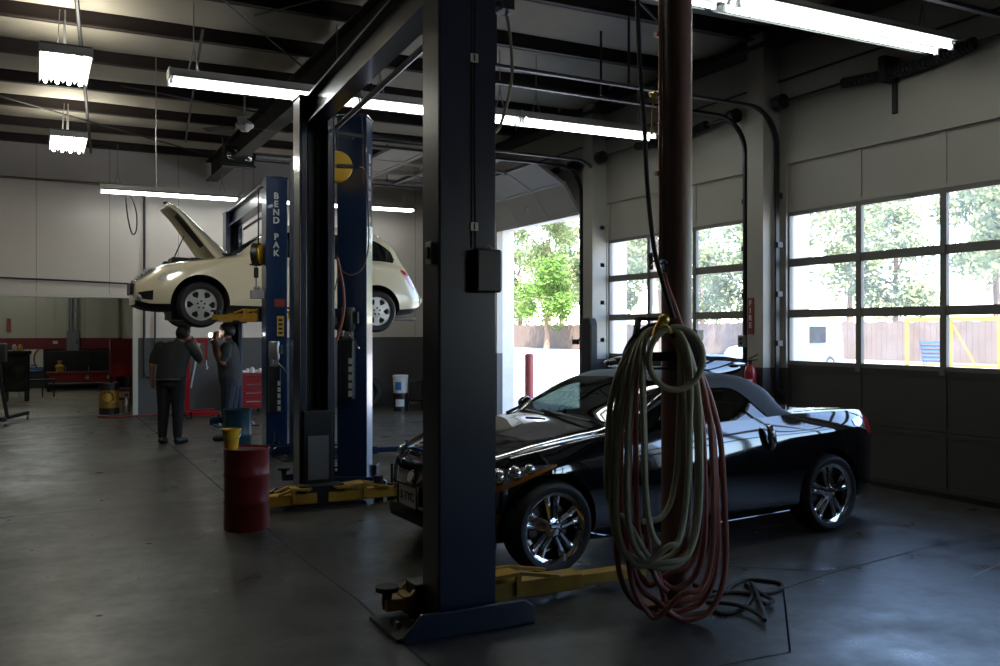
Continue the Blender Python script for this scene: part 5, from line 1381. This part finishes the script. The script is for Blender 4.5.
b = MB(); b.tube([at(-.112,-.02,2.96),at(-.16,-.03,2.95)],.014,8); b.ball(at(-.13,-.03,2.95),.022,8); b.tube([at(-.14,-.03,2.93),at(-.15,-.03,2.72)],.006,6); o = b.build('shutoff_valve',M['brass']); tag(o,'small brass valve with hanging tag high on the brown column','valve')
r = thing('tap','chrome hose tap with star handle sticking out of the brown column','tap',(0,0,0))
b = MB(); b.tube([at(-.06,-.05,1.99),at(-.135,-.09,1.99)],.017,8); b.tube([at(-.09,-.075,1.99),at(-.09,-.08,1.91)],.016,8); b.build('spout',M['chrome'],r)
b = MB()
for k in range(5):
    a = 2*PI*k/5; b.tube([at(-.165,-.10,1.99),at(-.165+.012*math.cos(a),-.10+.04*math.cos(a),1.99+.048*math.sin(a))],.011,6)
b.tube([at(-.13,-.09,1.99),at(-.175,-.10,1.99)],.008,6); b.build('handle',M['chrome'],r)
drop('hose','single dull orange hose running from the tap down across the brown column','hose',[at(-.09,-.08,1.92),at(-.08,-.10,1.86),at(-.04,-.12,1.74),at(.0,-.135,1.62),at(.06,-.145,1.50),at(.10,-.15,1.40)],.017,'red_hose')
# the hanger
r = thing('hose_hanger','dark curved steel hose hanger bracket clamped to the brown column','hose hanger',(0,0,0))
b = MB(); n = 20; vs = []
for i in range(n+1):
    a = PI*i/n
    for f_,rr in ((-.10,.175),(-.34,.175)): vs.append(at(-.14+rr*math.cos(a)*.98,f_,1.40+rr*math.sin(a)*1.05))
b.add(vs,[(2*i,2*i+1,2*i+3,2*i+2) for i in range(n)]); o = b.build('saddle',M['darksteel'],r); so = o.modifiers.new('s','SOLIDIFY'); so.thickness=.008
b = MB(); vs = []
for i in range(n+1):
    a = PI*i/n
    for q,rr in ((0,.17),(1,.235)): vs.append(at(-.14+rr*math.cos(a)*.98,-.345,1.40+rr*math.sin(a)*1.05))
b.add(vs,[(2*i,2*i+1,2*i+3,2*i+2) for i in range(n)]); o = b.build('lip',M['darksteel'],r); so = o.modifiers.new('s','SOLIDIFY'); so.thickness=.008
b = MB(); b.bar(at(-.31,-.30,1.40),at(-.265,-.30,1.665),.03,.02,(0,1,0)); b.bar(at(-.27,-.30,1.66),at(-.12,-.30,1.66),.03,.02); b.bar(at(-.26,-.2,1.39),at(.08,-.2,1.39),.2,.012); b.build('frame',M['darksteel'],r,smooth=False)
b = MB(); b.bar(at(-.2,-.10,1.45),at(.1,-.08,1.45),.03,.05); b.bar(at(.08,-.09,1.57),at(.135,0,1.57),.04,.06); b.build('clamp',M['black'],r,smooth=False)
def hose_coil(name,label,loops,rad,m):
    rnd = random.Random(len(label)); pts = []
    for (rl,rr,zb,ztop,f0) in loops:
        cx = (rl+rr)/2; zt = ztop; n = 26
        top_c = -.15; 
        for k in range(n):
            a = PI*1.0*k/n*2 - PI/2       # start at bottom, go up the right, over, down the left
            s = math.sin(a); c = math.cos(a)
            u = (s+1)/2
            halfw = (rr-rl)/2; wb = abs(c)**.62
            top_half = .17
            xc = (cx-.03)*(1-u**3)+top_c*u**3
            w = halfw*1.15*(1-u**2)+top_half*u**2
            x = xc+math.copysign(wb,c)*w
            z = zb+(zt-zb)*u if False else ((zb+zt)/2+(zt-zb)/2*math.copysign(abs(s)**.55 if s<0 else abs(s)**.8,s))
            f_ = f0-.02*math.sin(3*a)+.025*c
            pts.append(at(x,f_,z))
    pts = smooth_path(pts,4)
    b = MB(); b.tube(pts,rad,9); o = b.build(name,M[m]); return tag(o,label,'hose')
px = .0057
def loop(uL,uR,vb,f0,zt=1.60): 
    d = 5.30+f0; k = d/915
    return ((uL-677)*k,(uR-677)*k,max(.02,1.6-(vb-330)*k),zt,f0)
hose_coil('red_hose_coil','long dull red rubber hose hanging in many loops from the hanger down to the floor',
   [loop(625,698,560,-.12,1.595),loop(632,705,585,-.15,1.595),loop(640,700,570,-.18,1.595),loop(618,716,608,-.21,1.60),loop(630,712,600,-.24,1.60),loop(628,722,617,-.27,1.60),loop(646,708,592,-.30,1.60)],.0165,'red_hose')
hose_coil('olive_hose_coil','olive grey rubber hose looped over the front of the hanger, above the red hose',
   [loop(603,668,520,-.33,1.605),loop(608,680,558,-.345,1.61),loop(612,688,566,-.37,1.61),loop(622,690,561,-.395,1.61),loop(640,676,545,-.42,1.61)],.017,'olive_hose')
b = MB(); C0 = at(-.095,-.47,1.45); b.tube([C0+rv*(.142*math.cos(a))+fv*(-.015*math.sin(a))+Vector((0,0,.165*math.sin(a))) for a in [R(100)-R(352)*k/48 for k in range(49)]],.017,10)
o = b.build('hose_loop',M['olive_hose']); tag(o,'round single loop of olive hose hung on the very front of the hanger','hose')
b = MB(); b.tube([at(-.205,-.46,1.54),at(-.195,-.46,1.60),at(-.155,-.45,1.655)],[.022,.02,.026],10); b.tube([at(-.16,-.45,1.63),at(-.12,-.45,1.58)],.018,8); b.ball(at(-.155,-.45,1.655),.030,10); o = b.build('hose_coupling',M['brass']); tag(o,'yellow brass hose coupling on top of the hanger','coupling')
drop('drop_hose','dark hose dropping from the roof beside the brown column to the hanger','hose',[at(-.26,-.05,4.86),at(-.245,-.06,4.2),at(-.24,-.08,3.5),at(-.225,-.12,3.0),at(-.215,-.18,2.75),at(-.21,-.25,2.4),at(-.185,-.32,2.05),at(-.15,-.40,1.85),at(-.10,-.44,1.66)],.013,'rubber')
# black cable on the floor
b = MB(); b.tube(smooth_path([(3.66, 4.59, 0.01),(3.7, 4.33, 0.01),(3.86, 4.42, 0.01),(4.05, 4.48, 0.01),(4.16, 4.34, 0.01),(4.08, 4.23, 0.01),(3.9, 4.2, 0.01),(3.75, 4.31, 0.01),(3.54, 4.3, 0.01),(3.46, 4.18, 0.01),(3.43, 4.01, 0.01),(3.59, 4.03, 0.01),(3.79, 4.17, 0.01),(3.92, 4.32, 0.01),(3.95, 4.4, 0.01)],6),.012,8); b.tube(smooth_path([(3.45, 4.17, 0.03),(3.55, 4.08, 0.03),(3.58, 3.98, 0.03),(3.55, 3.83, 0.03),(3.52, 3.77, 0.03),(3.68, 3.97, 0.03),(3.86, 4.21, 0.03),(3.96, 4.36, 0.03),(3.88, 4.23, 0.03),(3.83, 4.07, 0.03),(3.81, 4.01, 0.03),(3.73, 3.99, 0.03),(3.74, 4.07, 0.03)],6),.012,8)
o = tag(b.build('floor_hose',M['rubber']),'black rubber hose lying in loose loops on the floor right of the brown column','hose')
b = MB(); b.ball((0,0,0),.1,9,(1.3,.8,.12)); o = b.build('rag',M['galv'],smooth=False); o.location = (2.80,4.90,.02); tag(o,'flat grey rag on the floor in front of the convertible front wheel','rag')
r = thing('jack_stand','small dark jack parts at the foot of the blue column','jack',(2.92,8.15,0))
b = MB(); b.cyl((-.06,0,0),(-.06,0,.24),.045,n=14); b.build('cylinder',M['darksteel'],r)
b = MB(); b.cyl((.08,.02,0),(.08,.02,.16),.05,n=14); b.cyl((.08,.02,.16),(.08,.02,.34),.014,n=8); b.box(.14,.24,-.05,.06,0,.2); b.build('pump',M['black'],r,smooth=False)
# ------------------------------------------------------------------ pale van seen through the nearest door
V = thing('pale_van','pale parked van seen through the lower left panes of the nearest door','van',(21.5,24.0,0),R(12))
b = MB(); pr = [(0,.35),(0,.8),(.25,1.0),(1.1,1.12),(1.75,1.85),(4.6,1.9),(4.75,1.0),(4.75,.35)]
b.prism([(p[0],p[1]) for p in pr],'y',-.9,.9); b.build('body',M['vanpaint'],V,smooth=False,bevel=.08)
b = MB()
for s in (-1,1): b.add([(1.35,s*.985,1.15),(2.2,s*.985,1.15),(2.2,s*.985,1.72),(1.8,s*.985,1.72)],[(0,1,2,3)]); b.add([(2.35,s*.985,1.15),(3.4,s*.985,1.15),(3.4,s*.985,1.72),(2.35,s*.985,1.72)],[(0,1,2,3)])
b.build('window',M['darkglass'],V,smooth=False)
for x in (.95,3.8):
    for s in (-1,1): wheel(V,(x,s*.82,.34),.34,.22,.21,'hubcap',s)

# ------------------------------------------------------------------ sky, sun, door portals, camera
w = bpy.data.worlds.new('sky'); scene.world = w; w.use_nodes = True
N = w.node_tree.nodes; L = w.node_tree.links
sk = N.new('ShaderNodeTexSky'); sk.sky_type = 'NISHITA'; sk.sun_disc = False; sk.sun_elevation = R(50); sk.sun_rotation = R(200); sk.air_density = 1.0; sk.dust_density = .6; sk.ozone_density = 2.0
L.new(sk.outputs[0], N['Background'].inputs[0]); N['Background'].inputs[1].default_value = 1.3
sl = bpy.data.lights.new('sun','SUN'); sl.energy = 20; sl.angle = R(.6); sl.color = (1,.95,.86)
so = bpy.data.objects.new('sun',sl); COL.objects.link(so)
sd = Vector((-.30,-.60,.74)); so.rotation_euler = sd.to_track_quat('Z','Y').to_euler()
for n,yc in enumerate(YC):
    lg = bpy.data.lights.new('portal','AREA'); lg.shape='RECTANGLE'; lg.size=3.0; lg.size_y = 3.4; lg.cycles.is_portal = True
    lo = bpy.data.objects.new('portal',lg); COL.objects.link(lo); lo.location = (XR+.30,yc,1.72); lo.rotation_euler = (PI/2,0,PI/2)
cam = bpy.data.cameras.new('camera'); co = bpy.data.objects.new('camera',cam); COL.objects.link(co)
co.location = (0,0,1.6); co.rotation_euler = (PI/2,0,-R(26.9)); cam.sensor_fit='HORIZONTAL'; cam.sensor_width = 36; cam.lens = 36*915/1000; cam.shift_y = -.003
cam.clip_end = 500; cam.clip_start = .05
scene.camera = co
scene.view_settings.view_transform = 'Standard'; scene.view_settings.look = 'None'
scene.view_settings.exposure = 0; scene.view_settings.gamma = 1
cy = scene.cycles; cy.max_bounces = 8; cy.diffuse_bounces = 4; cy.glossy_bounces = 4; cy.transparent_max_bounces = 16; cy.transmission_bounces = 4
cy.sample_clamp_indirect = 6; cy.caustics_reflective = False; cy.caustics_refractive = False
